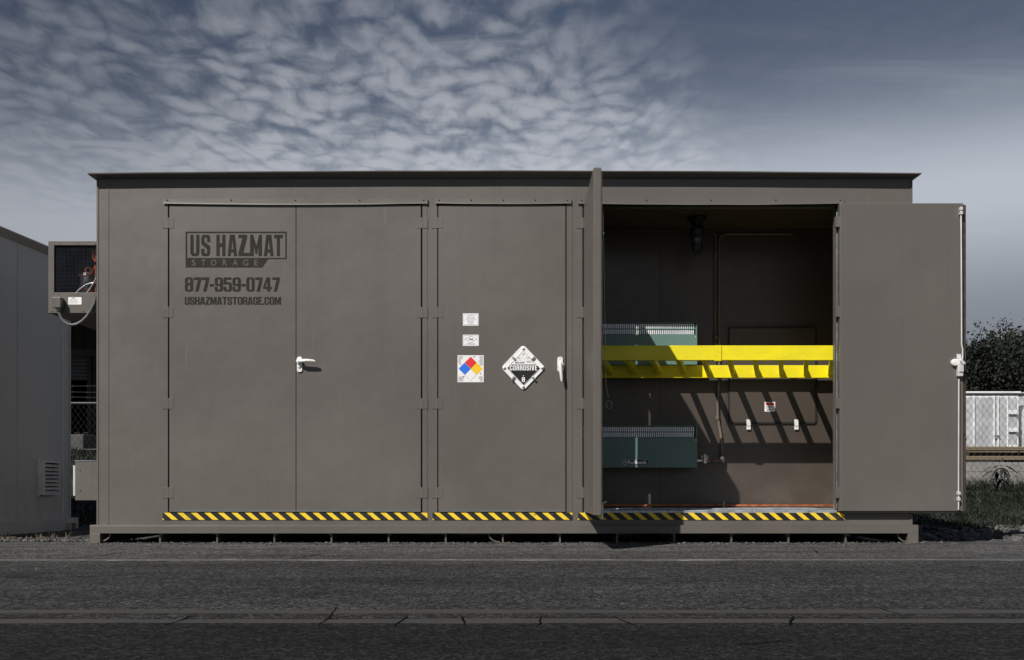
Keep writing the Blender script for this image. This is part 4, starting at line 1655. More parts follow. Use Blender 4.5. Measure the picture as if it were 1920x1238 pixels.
# ================================================================== INSIDE THE ROOM
def heater(zt, zb, label, plate):
    xa, xb = .50, wx(1307.5, 8.72)
    y0, y1 = 8.72, YW - .012
    t = thing('wall_heater', label, 'heater', ((xa + xb) / 2, YW, zb), 0, 'wall heaters in the open room')
    zg = zt - .100                   # foot of the open grille
    mb = MB()
    mb.box(xa, xb, y0, y1, zb, zg)                     # front casing
    mb.box(xa, xb, y0 + .09, y1, zg + .0005, zt)       # rear box
    mb.box(xa, xb, y0 + .004, y0 + .0895, zt - .006, zt)
    mb.box(xb - .012, xb, y0 + .004, y0 + .0895, zg + .0005, zt - .0065)
    mb.build('casing', 'teal_paint', t, bevel=.003)
    f = MB()
    x = xa + .01
    while x < xb - .02:
        f.box(x, x + .009, y0 + .012, y0 + .08, zg + .004, zg + .044)
        f.box(x + .002, x + .011, y0 + .012, y0 + .08, zg + .050, zt - .012)
        x += .0165
    tag(f.build('fin', 'fin_alloy', t), kind='stuff')
    b = MB()
    b.box(xa, xb - .0125, y0 + .006, y0 + .011, zg + .044, zg + .050)
    b.build('guard_bar', 'teal_paint', t)
    s_ = MB()
    s_.lathe([(.006, .0005), (.004, .004)], (xb - .012, y0, zg - .02), 'y', 8)
    s_.build('screw_head', 'chrome', t)
    br = MB()
    br.box(xa + .1, xa + .16, y1 + .0005, YW - .0006, zb + .03, zt - .03)
    br.build('bracket', 'black_metal', t)
    br = MB()
    br.box(xb - .16, xb - .1, y1 + .0005, YW - .0006, zb + .03, zt - .03)
    br.build('bracket', 'black_metal', t)
    if plate:
        D = 8.72
        a, c = wx(1165, D), wx(1217, D)
        e, g_ = wz(872.6, D), wz(861.6, D)
        n_ = MB()
        n_.box(a, c, y0 - .003, y0 - .0006, e, g_)
        n_.build('nameplate', 'black_print', t)
        m = MB()
        y = y0 - .004
        w = .0016
        flat_loops(m, [rect(a + .001, e + .001, c - .001, g_ - .001), rect(a + .001 + w, e + .001 + w, c - .001 - w, g_ - .001 - w)], y)
        v, ff = font_text('Ruffneck', .035)
        place_flat(m, v, ff, wx(1177, D), wx(1213, D), wz(870.4, D), wz(863.4, D), y)
        ccx, ccz = wx(1171.3, D), wz(867.2, D)
        flat_loops(m, ring_loops(ccx, ccz, .019, .015), y)
        v, ff = font_text('m', .02)
        place_flat(m, v, ff, ccx - .009, ccx + .009, ccz - .006, ccz + .006, y)
        tag(m.build('lettering', 'white_print', t), kind='stuff')
        # cast junction fitting at the right end
        j = MB()
        jz, jy = wz(863.5, D), y0 + .07
        j.tube([(xb + .0005, jy, jz), (xb + .055, jy, jz)], .010, 10)
        j.lathe([(.020, -.022), (.024, -.010), (.024, .014), (.028, .016), (.028, .024), (.018, .034), (.018, .050), (.010, .052)], (xb + .072, jy, jz), 'z', 14)
        for k in range(6):
            an = k * pi / 3 + .3
            j.lathe([(.005, .016), (.005, .040)], (xb + .072 + .026 * cos(an), jy + .026 * sin(an), jz), 'z', 6)
        j.build('junction_fitting', 'cast_alloy', t, smooth=True)
        r = MB()
        r.lathe([(.013, 0), (.013, .012)], (xb + .100, jy, jz), 'x', 10)
        r.build('seal_ring', 'red_print', t)
    return t


heater(wz(605, 8.74), wz(684, 8.72), 'dark green wall heater partly hidden behind the yellow rack, upper of the two', False)
heater(wz(798, 8.74), wz(877, 8.72), 'dark green wall heater with black nameplate near the floor, lower of the two', True)


def conduits():
    t = thing('electrical_conduit', 'pair of thin brown conduits running down the back wall to the lower heater', 'conduit', (wx(1345, YW), YW, .7))
    y = YW - .022
    a = MB()
    x1_ = wx(1347.5, YW)
    D = 8.8
    a.tube([(x1_ + .6, y, 2.505), (x1_ + .06, y, 2.505), (x1_ + .015, y, 2.49), (x1_, y, 2.45), (x1_, y, wz(690, YW)), (wx(1344.5, YW), y, wz(760, YW)), (wx(1345, YW), y, wz(785, YW)), (wx(1350.5, YW), y, wz(815, YW)), (wx(1352.5, YW), y, wz(845, YW)), (wx(1352.5, YW), y - .02, wz(862, YW)), (wx(1348, D), y - .06, wz(864, D)), (wx(1335, D), y - .095, wz(863.8, D))], .011, 8)
    a.build('pipe', 'brown_conduit', t, smooth=True)
    b = MB()
    x2_ = wx(1341, YW)
    b.tube([(x2_ - .02, y, 2.51), (x2_, y, 2.49), (x2_, y, wz(690, YW)), (x2_, y, 1.55)], .011, 8)
    b.build('pipe', 'brown_conduit', t, smooth=True)
    for px, py in ((1347.5, 602), (1341, 634), (1344.5, 784), (1341, 480)):
        c = MB()
        c.lathe([(.016, -.014), (.016, .014)], (wx(px, YW), y, wz(py, YW)), 'z', 10)
        c.build('coupling', 'brown_conduit', t)
    e = MB()
    e.lathe([(.018, -.022), (.018, .022)], (wx(1352.8, YW), y - .012, wz(862, YW)), 'z', 10)
    e.build('elbow', 'brown_conduit', t)


conduits()


def rack():
    t = thing('storage_rack', 'bright yellow steel rack of two beams and slanted crossbars across the open room', 'rack', (1.55, 8.5, 1.31))
    M = 'yellow_paint'
    xa, xb = .455, 2.82
    y0 = 8.25
    zt, zb = wz(648, y0), wz(675.5, y0)
    sx0, sx1 = wx(1339, y0), wx(1352.5, y0)
    for a, b in ((xa, sx0 - .001), (sx1 + .001, xb)):
        mb = MB()
        mb.box(a, b, y0, y0 + .006, zb, zt)
        mb.box(a, b, y0 + .0061, y0 + .05, zb, zb + .006)
        mb.box(a, b, y0 + .0061, y0 + .05, zt - .006, zt)
        mb.build('front_beam', M, t, bevel=.002)
    mb = MB()
    mb.box(sx0, sx1, y0 - .008, y0 + .052, zb - .006, zt)
    mb.build('splice_plate', M, t, bevel=.002)
    y2 = 8.80
    z2t, z2b = wz(685, y2), wz(708.5, y2)
    mb = MB()
    mb.box(xa, xb, y2, y2 + .006, z2b, z2t)
    mb.box(xa, xb, y2 + .0061, y2 + .04, z2b, z2b + .006)
    mb.build('rear_beam', M, t, bevel=.002)
    # end arms joining the two beams, and wall brackets
    for x in (xb - .006,):
        mb = MB()
        mb.add([(x, y0 + .0512, zb), (x, y0 + .0512, zt), (x, y2 - .001, z2t), (x, y2 - .001, z2b), (x + .006, y0 + .0512, zb), (x + .006, y0 + .0512, zt), (x + .006, y2 - .001, z2t), (x + .006, y2 - .001, z2b)],
               [(0, 1, 2, 3), (7, 6, 5, 4), (0, 4, 5, 1), (1, 5, 6, 2), (2, 6, 7, 3), (3, 7, 4, 0)])
        mb.build('end_arm', M, t)
    for x in (.7, 1.5, 2.3):
        mb = MB()
        mb.box(x, x + .05, y2 + .0405, YW - .0006, z2b + .01, z2b + .018)
        mb.build('wall_bracket', M, t)
    # crossbars: box bars running back and down, skewed a little
    skew = .13
    for k in range(12):
        xf = wx(1122, y0) + .199 * k
        xr = xf + skew
        w, h = .036, .052
        if xr + w > xb - .01:
            continue
        ya, yb = y0 + .0505, y2 - .0006
        za, zr = zb + .001, wz(703, y2)
        vs = []
        for (xx, yy, zz) in ((xf, ya, za), (xr, yb, zr)):
            vs += [(xx, yy, zz), (xx + w, yy, zz), (xx + w, yy, zz + h), (xx, yy, zz + h)]
        mb = MB()
        mb.add(vs, [(0, 1, 2, 3), (7, 6, 5, 4), (0, 4, 5, 1), (1, 5, 6, 2), (2, 6, 7, 3), (3, 7, 4, 0)])
        mb.build('crossbar', M, t, bevel=.002)


rack()


def ceiling_lamp():
    D = 8.5
    cx = wx(1307, D)
    t = thing('ceiling_lamp', 'dark unlit explosion proof lamp with caged glass hanging from the ceiling', 'lamp', (cx, D, 2.55))
    b = MB()
    b.lathe([(.075, 0), (.075, -.018), (.050, -.03), (.045, -.07), (.036, -.075)], (cx, D, 2.5495), 'z', 20)
    b.build('mount', 'black_metal', t, smooth=True)
    h = MB()
    h.lathe([(.036, -.0755), (.056, -.095), (.060, -.14), (.050, -.165), (.044, -.170)], (cx, D, 2.5495), 'z', 20)
    h.build('housing', 'black_metal', t, smooth=True)
    g_ = MB()
    g_.lathe([(.038, -.1705), (.038, -.235), (.030, -.262), (.012, -.275)], (cx, D, 2.5495), 'z', 16)
    g_.build('glass_globe', 'lamp_glass', t, smooth=True)
    c = MB()
    for k in range(8):
        a = k * pi / 4
        ca, sa = cos(a), sin(a)
        c.tube([(cx + .046 * ca, D + .046 * sa, 2.385), (cx + .046 * ca, D + .046 * sa, 2.305), (cx + .034 * ca, D + .034 * sa, 2.275), (cx + .012 * ca, D + .012 * sa, 2.262)], .0035, 5)
    pts = [(cx + .047 * cos(2 * pi * k / 16), D + .047 * sin(2 * pi * k / 16), 2.33) for k in range(17)]
    c.tube(pts, .0035, 5)
    c.build('guard', 'black_metal', t)


ceiling_lamp()


def pull_cord():
    D = 8.2
    x = wx(1136, D)
    t = thing('pull_cord', 'thin pale cord with a wire ring hanging just inside the open door', 'cord', (x, D, 1.0))
    mb = MB()
    mb.tube([(x - .02, D, 2.54), (x - .005, D, 1.6), (x, D, 1.2), (x + .02, D, 1.10)], .0018, 5)
    mb.build('cord', 'cast_alloy', t)
    r = MB()
    c = (x + .024, 1.045)
    r.tube([(c[0] + .022 * cos(2 * pi * k / 18), D, c[1] + .03 * sin(2 * pi * k / 18)) for k in range(19)], .002, 5)
    r.build('ring', 'steel', t)


pull_cord()


# ================================================================== ON THE LEFT END WALL
def air_conditioner():
    D = 8.22
    xa, xb = wx(90.5, D), XL - .0012
    z0, z1 = wz(587, D), wz(452, D)
    y1 = 9.42
    t = thing('air_conditioner', 'taupe air conditioner with black mesh panel, sticking out from the building end', 'air conditioner', ((xa + xb) / 2, D, z0))
    ox0, ox1 = wx(101.5, D), xb - .0125
    oz0, oz1 = wz(549, D), wz(460, D)
    mb = MB()
    # front frame of butted sheets round the opening
    mb.box(xa, ox0, D, D + .012, z0, z1)
    mb.box(ox0, xb, D, D + .012, oz1, z1)
    mb.box(ox0, xb, D, D + .012, z0, oz0)
    mb.box(ox1, xb, D, D + .012, oz0, oz1)
    mb.box(xa, xa + .01, D + .0122, y1, z0, z1)
    mb.box(xb - .01, xb, D + .0122, y1, z0, z1)
    mb.box(xa + .0102, xb - .0102, D + .0122, y1, z1 - .01, z1)
    mb.box(xa + .0102, xb - .0102, D + .0122, y1, z0, z0 + .01)
    mb.box(xa + .0102, xb - .0102, y1 - .01, y1 - .001, z0 + .0102, z1 - .0102)
    mb.build('housing', P, t, bevel=.0015)
    k = MB()
    k.box(xa + .012, xb - .012, D + .30, D + .31, z0 + .012, z1 - .012)
    k.box(ox0 + .15, xb - .02, D + .12, D + .30, wz(512, D), wz(509.5, D))
    k.build('inner_panel', 'dark_machine', t)
    c = MB()
    c.lathe([(.06, 0), (.065, .02), (.065, .14), (.05, .17), (.02, .18)], (ox0 + .20, D + .17, oz0 + .01), 'z', 16)
    c.build('compressor', 'machine_gray', t, smooth=True)
    m = MB()
    w = .0011
    x = ox0
    while x < ox1:
        m.box(x, x + w, D + .0135, D + .0150, oz0, oz1)
        x += .0104
    z = oz0
    while z < oz1:
        m.box(ox0, ox1, D + .0155, D + .0168, z, z + w)
        z += .0104
    tag(m.build('mesh_panel', 'dark_machine', t), kind='stuff')
    cp = MB()
    q = lambda a, b, dy=.06: (wx(a, D + dy), D + dy, wz(b, D + dy))
    ring = [(wx(157.5, D) + .022 * cos(2 * pi * i / 16), D + .08, wz(503, D) + .022 * sin(2 * pi * i / 16)) for i in range(17)]
    cp.tube(ring, .0035, 6)
    cp.tube([q(154, 538), q(166, 545), q(177, 551)], .007, 6)
    cp.tube([q(148, 516), q(160, 518), q(172, 512), q(179, 497)], .006, 6)
    cp.tube([q(175, 470), q(175, 484), q(179, 492)], .007, 6)
    cp.tube([q(180, 500), q(180, 530), q(179.5, 551)], .008, 6)
    cp.tube([q(180, 458), q(180, 490)], .006, 6)
    cp.build('copper_pipe', 'copper', t, smooth=True)
    ho = MB()
    ho.tube([q(141, 552, .05), q(150, 542, .05), q(162, 533.5, .05), q(172, 531, .05), q(178, 531, .05)], .0055, 6)
    ho.tube([q(160, 552, .04), q(168, 543, .04), q(175, 532, .04), q(181, 520, .04)], .0055, 6)
    ho.build('hose', 'white_paint', t, smooth=True)
    b = MB()
    b.box(wx(151.5, D), wx(157, D), D + .05, D + .07, wz(514, D), wz(509, D))
    b.box(wx(177, D), wx(181, D), D + .05, D + .07, wz(489, D), wz(478, D))
    b.build('connector', 'white_paint', t)
    l = MB()
    l.prism(fillet(rect(wx(128, D), wz(571.3, D), wx(153, D), wz(557.5, D), .006), 3), D - .0015, D - .0004, 'y')
    lb = l.build('rating_label', 'white_print', t)
    l = MB()
    y = D - .0022
    l.quad((wx(134.5, D), y, wz(560, D)), (wx(141, D), y, wz(560, D)), (wx(141, D), y, wz(558.2, D)), (wx(134.5, D), y, wz(558.2, D)))
    for i in range(4):
        zz = wz(562.5 + i * 2, D)
        l.quad((wx(130, D), y, zz), (wx(146, D), y, zz), (wx(146, D), y, zz + .0016), (wx(130, D), y, zz + .0016))
    l.build('label_print', 'gray_print', lb)
    j = MB()
    j.box(wx(104.5, D), wx(120, D), D - .065, D - .0005, wz(579.5, D), wz(560, D))
    j.build('junction_box', P, t, bevel=.003)
    h = MB()
    h.lathe([(.020, 0), (.020, -.018), (.014, -.024)], (wx(114, D), D - .032, wz(579.7, D)), 'z', 12)
    path = [(114, 583.5), (114.6, 589), (118, 598), (124, 605), (131, 609.3), (138, 610), (146, 608.5), (155, 603.5), (164, 594.5), (172, 582), (178, 570), (181.5, 556)]
    pts = [(wx(a, D), D - .032 + .0016 * i, wz(b_, D)) for i, (a, b_) in enumerate(path)]
    h.tube(pts, .0105, 10)
    h.build('power_cable', 'hose_gray', t, smooth=True)
    s_ = MB()
    for (px, py) in ((112, 457), (146, 457.5), (178, 458), (101, 470), (101, 505), (101, 541), (111, 552), (146, 552), (178, 552), (97, 584), (131, 584), (156, 584)):
        s_.lathe([(.0045, .0004), (.003, .003)], (wx(px, D), D, wz(py, D)), 'y', 6)
    tag(s_.build('screw_head', 'rust_dark', t), kind='stuff')


air_conditioner()


def electrical_box():
    D = 8.35
    xa, xb = wx(140.5, D), XL - .0012
    z0, z1 = wz(938.5, D), wz(864.5, D)
    t = thing('electrical_box', 'small taupe box with white side plate, low below the air conditioner', 'box', ((xa + xb) / 2, D, z0))
    mb = MB()
    mb.box(xa, xb, D, D + .42, z0, z1)
    mb.build('casing', P, t, bevel=.003)
    l = MB()
    l.box(xa - .003, xb, D - .004, D + .43, z1 + .0005, z1 + .004)
    l.build('lid', 'galvanised', t)
    w = MB()
    w.box(xa - .020, xa - .0006, D + .012, D + .36, wz(930, D), wz(873, D))
    w.build('side_plate', 'plate_gray', t, bevel=.002)
    s_ = MB()
    for py in (882, 920):
        s_.lathe([(.006, .0004), (.004, .003)], (wx(150.5, D), D, wz(py, D)), 'y', 8)
    tag(s_.build('screw_head', 'rust_dark', t), kind='stuff')


electrical_box()


# ================================================================== NEIGHBOURING STEEL BUILDING ON THE LEFT
def neighbour():
    rz = math.atan2(.094, 1.0) * -1
    ox, oy, oz = -4.56, 11.1, -.05
    t = thing('steel_building', 'weathered grey steel building with a small louvre vent near the ground', 'steel building', (ox, oy, oz), rz)
    M = t.matrix_basis.copy()
    M = Matrix.LocRotScale(t.location, t.rotation_euler, None)
    G = 'old_gray_paint'
    L = 2.35
    H = 2.79

    def part(mb, name, mat=G, par=None, **kw):
        mb.v = [tuple(M @ Vector(p)) for p in mb.v]
        return mb.build(name, mat, par or t, **kw)
    mb = MB()
    mb.box(-6, 0, -L, 0, .145, H - .03)
    wall = part(mb, 'wall', G)
    m = MB()
    prof = [(.004, H - .028), (.075, H + .02), (.075, H + .03), (-3, H + .10), (-6.07, H + .03), (-6.07, H + .02), (-6.004, H - .028)]
    m.prism(prof, -L - .07, .05, 'y')
    part(m, 'roof', G)
    m = MB()
    m.box(-6.06, .06, -L - .06, .06, .02, .1445)
    part(m, 'base_rail', G, bevel=.003)
    m = MB()
    m.box(.0005, .004, -.16, -.145, .147, H - .03)
    part(m, 'corner_trim', 'vent_gray')
    m = MB()
    m.box(-.0, .006, -.02, .006, .147, H - .03)
    part(m, 'corner_trim', G)
    m = MB()
    for yy in (-1.28, -.98, -1.95):
        m = MB()
        m.box(.0005, .003, yy, yy + .006, .147, H - .04)
        part(m, 'sheet_joint', 'old_gray_paint')
    # lifting lug and foot plate at the corner
    m = MB()
    m.box(.0605, .10, -.17, -.162, .0205, .10)
    m.box(.0605, .10, -.1615, -.05, .092, .10)
    m.box(.0605, .10, -.058, -.05, .0205, .0915)
    m.box(.0605, .13, -.18, .10, .012, .020)
    part(m, 'lifting_lug', G)
    # louvre vent
    yv0, yv1 = -.60, -.30
    z0 = .335 + .05
    z1 = .665 + .05
    m = MB()
    m.box(.0005, .055, yv0, yv0 + .012, z0, z1)
    m.box(.0005, .055, yv1 - .008, yv1, z0, z1)
    m.box(.0005, .055, yv0 + .0122, yv1 - .0082, z1 - .012, z1)
    m.box(.0005, .055, yv0 + .0122, yv1 - .0082, z0, z0 + .010)
    m.box(.0005, .006, yv0 - .03, yv0 - .0005, z0 - .01, z1 + .02)
    vent = part(m, 'louvre_vent', 'vent_gray')
    m = MB()
    m.box(.0006, .002, yv0 + .0124, yv1 - .0084, z0 + .011, z1 - .013)
    part(m, 'vent_back', 'black_metal', vent)
    for k in range(8):
        s_ = MB()
        zz = z0 + .014 + k * (z1 - z0 - .03) / 8
        s_.add([(.052, yv0 + .0126, zz), (.052, yv1 - .0086, zz), (.010, yv1 - .0086, zz + .026), (.010, yv0 + .0126, zz + .026),
                (.052, yv0 + .0126, zz + .003), (.052, yv1 - .0086, zz + .003), (.010, yv1 - .0086, zz + .029), (.010, yv0 + .0126, zz + .029)],
               [(0, 1, 2, 3), (7, 6, 5, 4), (0, 4, 5, 1), (1, 5, 6, 2), (2, 6, 7, 3), (3, 7, 4, 0)])
        part(s_, 'slat', 'vent_gray', vent)


neighbour()


# ================================================================== FENCES
def fence(x0, x1, y, zb, zt, label, posts, barbed, bottom, seed):
    t = thing('chain_link_fence', label, 'fence', (x0, y, zb - .1))
    for px in posts:
        m = MB()
        gz = ground_h(px, y)
        m.tube([(px, y, gz - .2), (px, y, zt + .06)], .028, 10)
        m.lathe([(.034, 0), (.034, .02), (.015, .05)], (px, y, zt + .0605), 'z', 10)
        m.build('post', 'wire_galv', t, smooth=True)
        if barbed:
            m = MB()
            m.box(px - .012, px + .012, y - .05, y - .03, zt - .02, zt + .36)
            m.build('barb_arm', 'wire_galv', t)
    m = MB()
    m.tube([(x0, y, zt), (x1, y, zt)], .021, 8)
    m.build('top_rail', 'wire_galv', t, smooth=True)
    if bottom:
        m = MB()
        m.tube([(x0, y, zb + .01), (x1, y, zb + .01)], .016, 8)
        m.build('bottom_rail', 'wire_galv', t, smooth=True)
    m = MB()
    p = .10
    H = zt - zb
    r = .0024
    n_ = int((x1 - x0 + H) / p)
    vs, fs = [], []

    def wire(a, b):
        o = len(vs)
        dx, dz = b[0] - a[0], b[2] - a[2]
        L = sqrt(dx * dx + dz * dz)
        if L < .01:
            return
        nx, nz = -dz / L * r, dx / L * r
        for q in (a, b):
            vs.extend([(q[0] - nx, q[1], q[2] - nz), (q[0], q[1] - r, q[2]), (q[0] + nx, q[1], q[2] + nz), (q[0], q[1] + r, q[2])])
        for k in range(4):
            k2 = (k + 1) % 4
            fs.append((o + k, o + k2, o + 4 + k2, o + 4 + k))
    for i in range(-int(H / p) - 1, int((x1 - x0) / p) + 1):
        xa = x0 + i * p
        for s_ in (1, -1):
            a = [xa, zb] if s_ > 0 else [xa + H * .72, zb]
            b = [xa + H * .72, zt] if s_ > 0 else [xa, zt]
            # clip to the run of the fence
            def cl(a, b):
                (ax, az), (bx, bz) = a, b
                if ax > bx:
                    (ax, az), (bx, bz) = (bx, bz), (ax, az)
                if bx < x0 or ax > x1:
                    return None
                if ax < x0:
                    u = (x0 - ax) / (bx - ax)
                    ax, az = x0, az + (bz - az) * u
                if bx > x1:
                    u = (x1 - ax) / (bx - ax)
                    bx, bz = x1, az + (bz - az) * u
                return (ax, az), (bx, bz)
            c = cl(a, b)
            if c:
                off = .003 * s_
                wire((c[0][0], y - .03 + off, c[0][1]), (c[1][0], y - .03 + off, c[1][1]))
    m.add(vs, fs)
    tag(m.build('wire_mesh', 'wire_dark' if barbed else 'wire_galv', t), kind='stuff')
    if barbed:
        for k, dz in enumerate((.10, .20, .31)):
            m = MB()
            rr = random.Random(seed + k)
            pts = []
            xx = x0
            while xx <= x1:
                pts.append((xx, y - .04, zt + dz + .012 * sin(xx * 2.1 + k)))
                xx += .25
            m.tube(pts, .0045, 4)
            for q in pts:
                m.tube([(q[0], q[1], q[2] - .022), (q[0] + .02, q[1], q[2] + .022)], .003, 4)
            m.build('barbed_wire', 'wire_dark', t)
    return t


fence(4.2, 14.0, 17.0, .36, 1.86, 'chain link fence on the grass bank in front of the white trucks', (4.2, 6.9, 9.9, 12.9), False, False, 1)
fence(-12.0, -4.5, 19.0, 1.04, 1.87, 'chain link fence topped with barbed wire in front of the dark warehouse', (-12, -9.2, -6.6, -4.5), True, True, 2)


# ================================================================== BACKGROUND RIGHT
def concrete_wall():
    t = thing('concrete_wall', 'low pale concrete block wall under the planks behind the chain link fence', 'wall', (11, 22.4, .2))
    y0, y1 = 22.3, 22.7
    for r_ in range(3):
        for k in range(18):
            x0 = 5.2 + k * .62 - (.31 if r_ % 2 else 0)
            z0 = .28 + r_ * .205
            m = MB()
            m.box(x0 + .004, x0 + .616, y0, y1, z0 + .003, z0 + .202)
            m.build('block', 'concrete', t, bevel=.006, seg=1)


concrete_wall()


def lumber():
    t = thing('timber_stack', 'long stack of sawn yellow planks lying on the low concrete wall', 'timber', (10.5, 22.4, .9))
    rr = random.Random(4)
    zb = .28 + 3 * .205
    for x in (6.2, 8.4, 10.6, 12.8, 14.6):
        m = MB()
        m.box(x, x + .09, 22.33, 22.92, zb + .001, zb + .045)
        m.build('bearer', 'rust_dark', t)
    z = zb + .046
    for layer in range(5):
        if layer == 2:
            for x in (6.5, 9.4, 12.3):
                m = MB()
                m.box(x, x + .09, 22.33, 22.718, z + .001, z + .07)
                m.build('bearer', 'rust_dark', t)
            for (p, q) in ((5.9, 10.3), (10.34, 14.9)):
                m = MB()
                m.box(p, q, 22.72, 22.92, z + .0012, z + .070)
                m.build('plank', 'lumber', t, bevel=.004, seg=1)
            z += .0715
        h = .042
        for r_ in range(3):
            a = 5.6 + rr.uniform(0, .5)
            b = a + rr.choice((4.4, 4.8)) + rr.uniform(-.1, .1)
            for (p, q) in ((a, b), (b + .03, b + 4.6 + rr.uniform(-.2, .2))):
                m = MB()
                yy = 22.30 + r_ * .22 + rr.uniform(-.012, .012)
                m.box(p, q, yy, yy + .205, z + .001, z + h - .002)
                m.build('plank', 'lumber', t, bevel=.004, seg=1)
        z += h


lumber()


def box_truck(x0, x1, y0, label, front):
    """white truck body: ribbed box, locking bars, wheels, seen over the fence"""
    z0, z1 = 1.05, 2.50
    t = thing('box_truck', label, 'truck', ((x0 + x1) / 2, y0 + 3, .3))
    W = 'truck_white'
    m = MB()
    m.box(x0, x1, y0, y0 + 6.0, z0, z1)
    body = m.build('body', W, t, bevel=.03)
    m = MB()
    m.box(x0 - .03, x1 + .03, y0 - .05, y0 + 6.04, z1 + .001, z1 + .05)
    m.build('roof_rim', W, t, bevel=.012)
    for sx in (x0 + .05, x1 - .30):
        for yy in (y0 + .7, y0 + 4.8):
            w = MB()
            w.lathe([(.30, 0), (.42, .03), (.42, .22), (.30, .25)], (sx, yy, .78), 'x', 20)
            wh = w.build('wheel', 'black_rubber', t, smooth=True)
            w = MB()
            w.lathe([(.22, -.01), (.22, .26)], (sx, yy, .78), 'x', 16)
            w.build('rim', 'steel', wh, smooth=True)
    m = MB()
    m.box(x0 + .35, x1 - .35, y0 + .02, y0 + 6, .78, z0 - .002)
    m.build('chassis', 'truck_chassis_dark', t)
    if front == 'doors':
        n_ = 2
        dw = (x1 - x0 - .12) / n_
        for k in range(n_):
            a = x0 + .06 + k * dw
            m = MB()
            m.box(a + .012, a + dw - .012, y0 - .035, y0 - .001, z0 + .06, z1 - .08)
            d = m.build('rear_door', 'truck_gray', t, bevel=.008)
            for u in (.30, .42, .70):
                m = MB()
                m.tube([(a + dw * u, y0 - .065, z0 + .02), (a + dw * u, y0 - .065, z1 - .04)], .020, 8)
                m.build('lock_rod', W, d, smooth=True)
            for zz in (z0 + .22, z0 + .62, z0 + 1.02):
                m = MB()
                e = a + (.0 if k == 0 else dw - .20)
                m.box(e, e + .20, y0 - .085, y0 - .0365, zz - .045, zz + .045)
                m.build('hinge', W, d, bevel=.006)
            m = MB()
            m.box(a + dw * .42 - .1, a + dw * .42 + .02, y0 - .10, y0 - .086, z0 + .46, z0 + .50)
            m.build('door_handle', 'steel', d)
    else:
        for k in range(6):
            a = x0 + .25 + k * (x1 - x0 - .5) / 5
            m = MB()
            m.box(a - .03, a + .03, y0 - .03, y0 - .001, z0 + .03, z1 - .03)
            m.build('rib', W, t, bevel=.008)
        m = MB()
        m.box(x0 + .3, x1 - .1, y0 - .28, y0 - .035, z0 + .52, z0 + .56)
        m.box(x0 + .3, x1 - .1, y0 - .20, y0 - .035, z0 + .86, z0 + .90)
        m.build('ladder_shelf', W, t, bevel=.006)
    return t


box_truck(9.9, 11.55, 24.5, 'white box truck with rodded rear doors, nearest the open door leaf', 'doors')
box_truck(11.75, 14.6, 24.2, 'white ribbed truck body with shelf rails, beyond the one with rear doors', 'ribs')


def leaf_quad(vs, fs, c, size, rr, flat=0.0):
    n_ = Vector((rr.gauss(0, 1), rr.gauss(0, 1), rr.gauss(0, 1) + flat)).normalized()
    a = n_.orthogonal().normalized()
    b = n_.cross(a)
    th = rr.uniform(0, 6.28)
    u = a * cos(th) + b * sin(th)
    w = n_.cross(u)
    o = len(vs)
    l, k = size, size * rr.uniform(.4, .6)
    for p in (c - u * l, c + w * k + n_ * size * .15, c + u * l, c - w * k + n_ * size * .15):
        vs.append(tuple(p))
    fs.append((o, o + 1, o + 2, o + 3))


def tree_meshes(seed, rx, ry, h, base, n_clump, per, leaf, mat, sprigs=6):
    rr = random.Random(seed)
    tr = MB()
    tr.tube([(0, 0, -.3), (.05, .03, base * .6), (.0, .05, base + h * .25), (.1, 0, base + h * .6)], [.22, .17, .12, .05], 9)
    tips = []
    for k in range(9):
        a = rr.uniform(0, 6.28)
        z0 = base * .7 + rr.uniform(0, h * .35)
        p1 = Vector((cos(a) * rx * rr.uniform(.45, .85), sin(a) * ry * rr.uniform(.45, .85), z0 + rr.uniform(.15, .5) * h))
        mid = Vector((p1.x * .45, p1.y * .45, z0 + (p1.z - z0) * .35))
        tr.tube([(0, .03, z0), tuple(mid), tuple(p1)], [.08, .05, .015], 6)
        tips.append(p1)
    vs, fs = [], []
    for k in range(n_clump):
        while True:
            p = Vector((rr.uniform(-1, 1), rr.uniform(-1, 1), rr.uniform(-1, 1)))
            if .15 < p.length < 1:
                break
        pz = math.copysign(abs(p.z) ** .65, p.z)
        c = Vector((p.x * rx, p.y * ry, base + h * .5 + pz * h * .5))
        c += Vector((rr.gauss(0, .15), rr.gauss(0, .15), rr.gauss(0, .2)))
        s_ = rr.uniform(.25, .55)
        for _ in range(per):
            q = Vector((rr.gauss(0, 1), rr.gauss(0, 1), rr.gauss(0, .7))) * s_ * .6
            leaf_quad(vs, fs, c + q, leaf * rr.uniform(.6, 1.3), rr, .6)
    # thin sprigs breaking the outline
    for k in range(sprigs):
        a = rr.uniform(0, 6.28)
        b0 = Vector((cos(a) * rx * rr.uniform(.1, .7), sin(a) * ry * rr.uniform(.1, .7), base + h * .86))
        b1 = b0 + Vector((rr.uniform(-.45, .45), rr.uniform(-.3, .3), rr.uniform(.7, 1.5)))
        tr.tube([tuple(b0), tuple((b0 + b1) / 2 + Vector((.06, 0, 0))), tuple(b1)], [.025, .014, .006], 5)
        for _ in range(34):
            t_ = rr.uniform(.2, 1)
            q = b0.lerp(b1, t_) + Vector((rr.gauss(0, .13), rr.gauss(0, .13), rr.gauss(0, .06)))
            leaf_quad(vs, fs, q, leaf * rr.uniform(.5, 1), rr, .8)
    cr = MB()
    cr.add(vs, fs)
    return tr, cr


TREE_SEEDS = {}


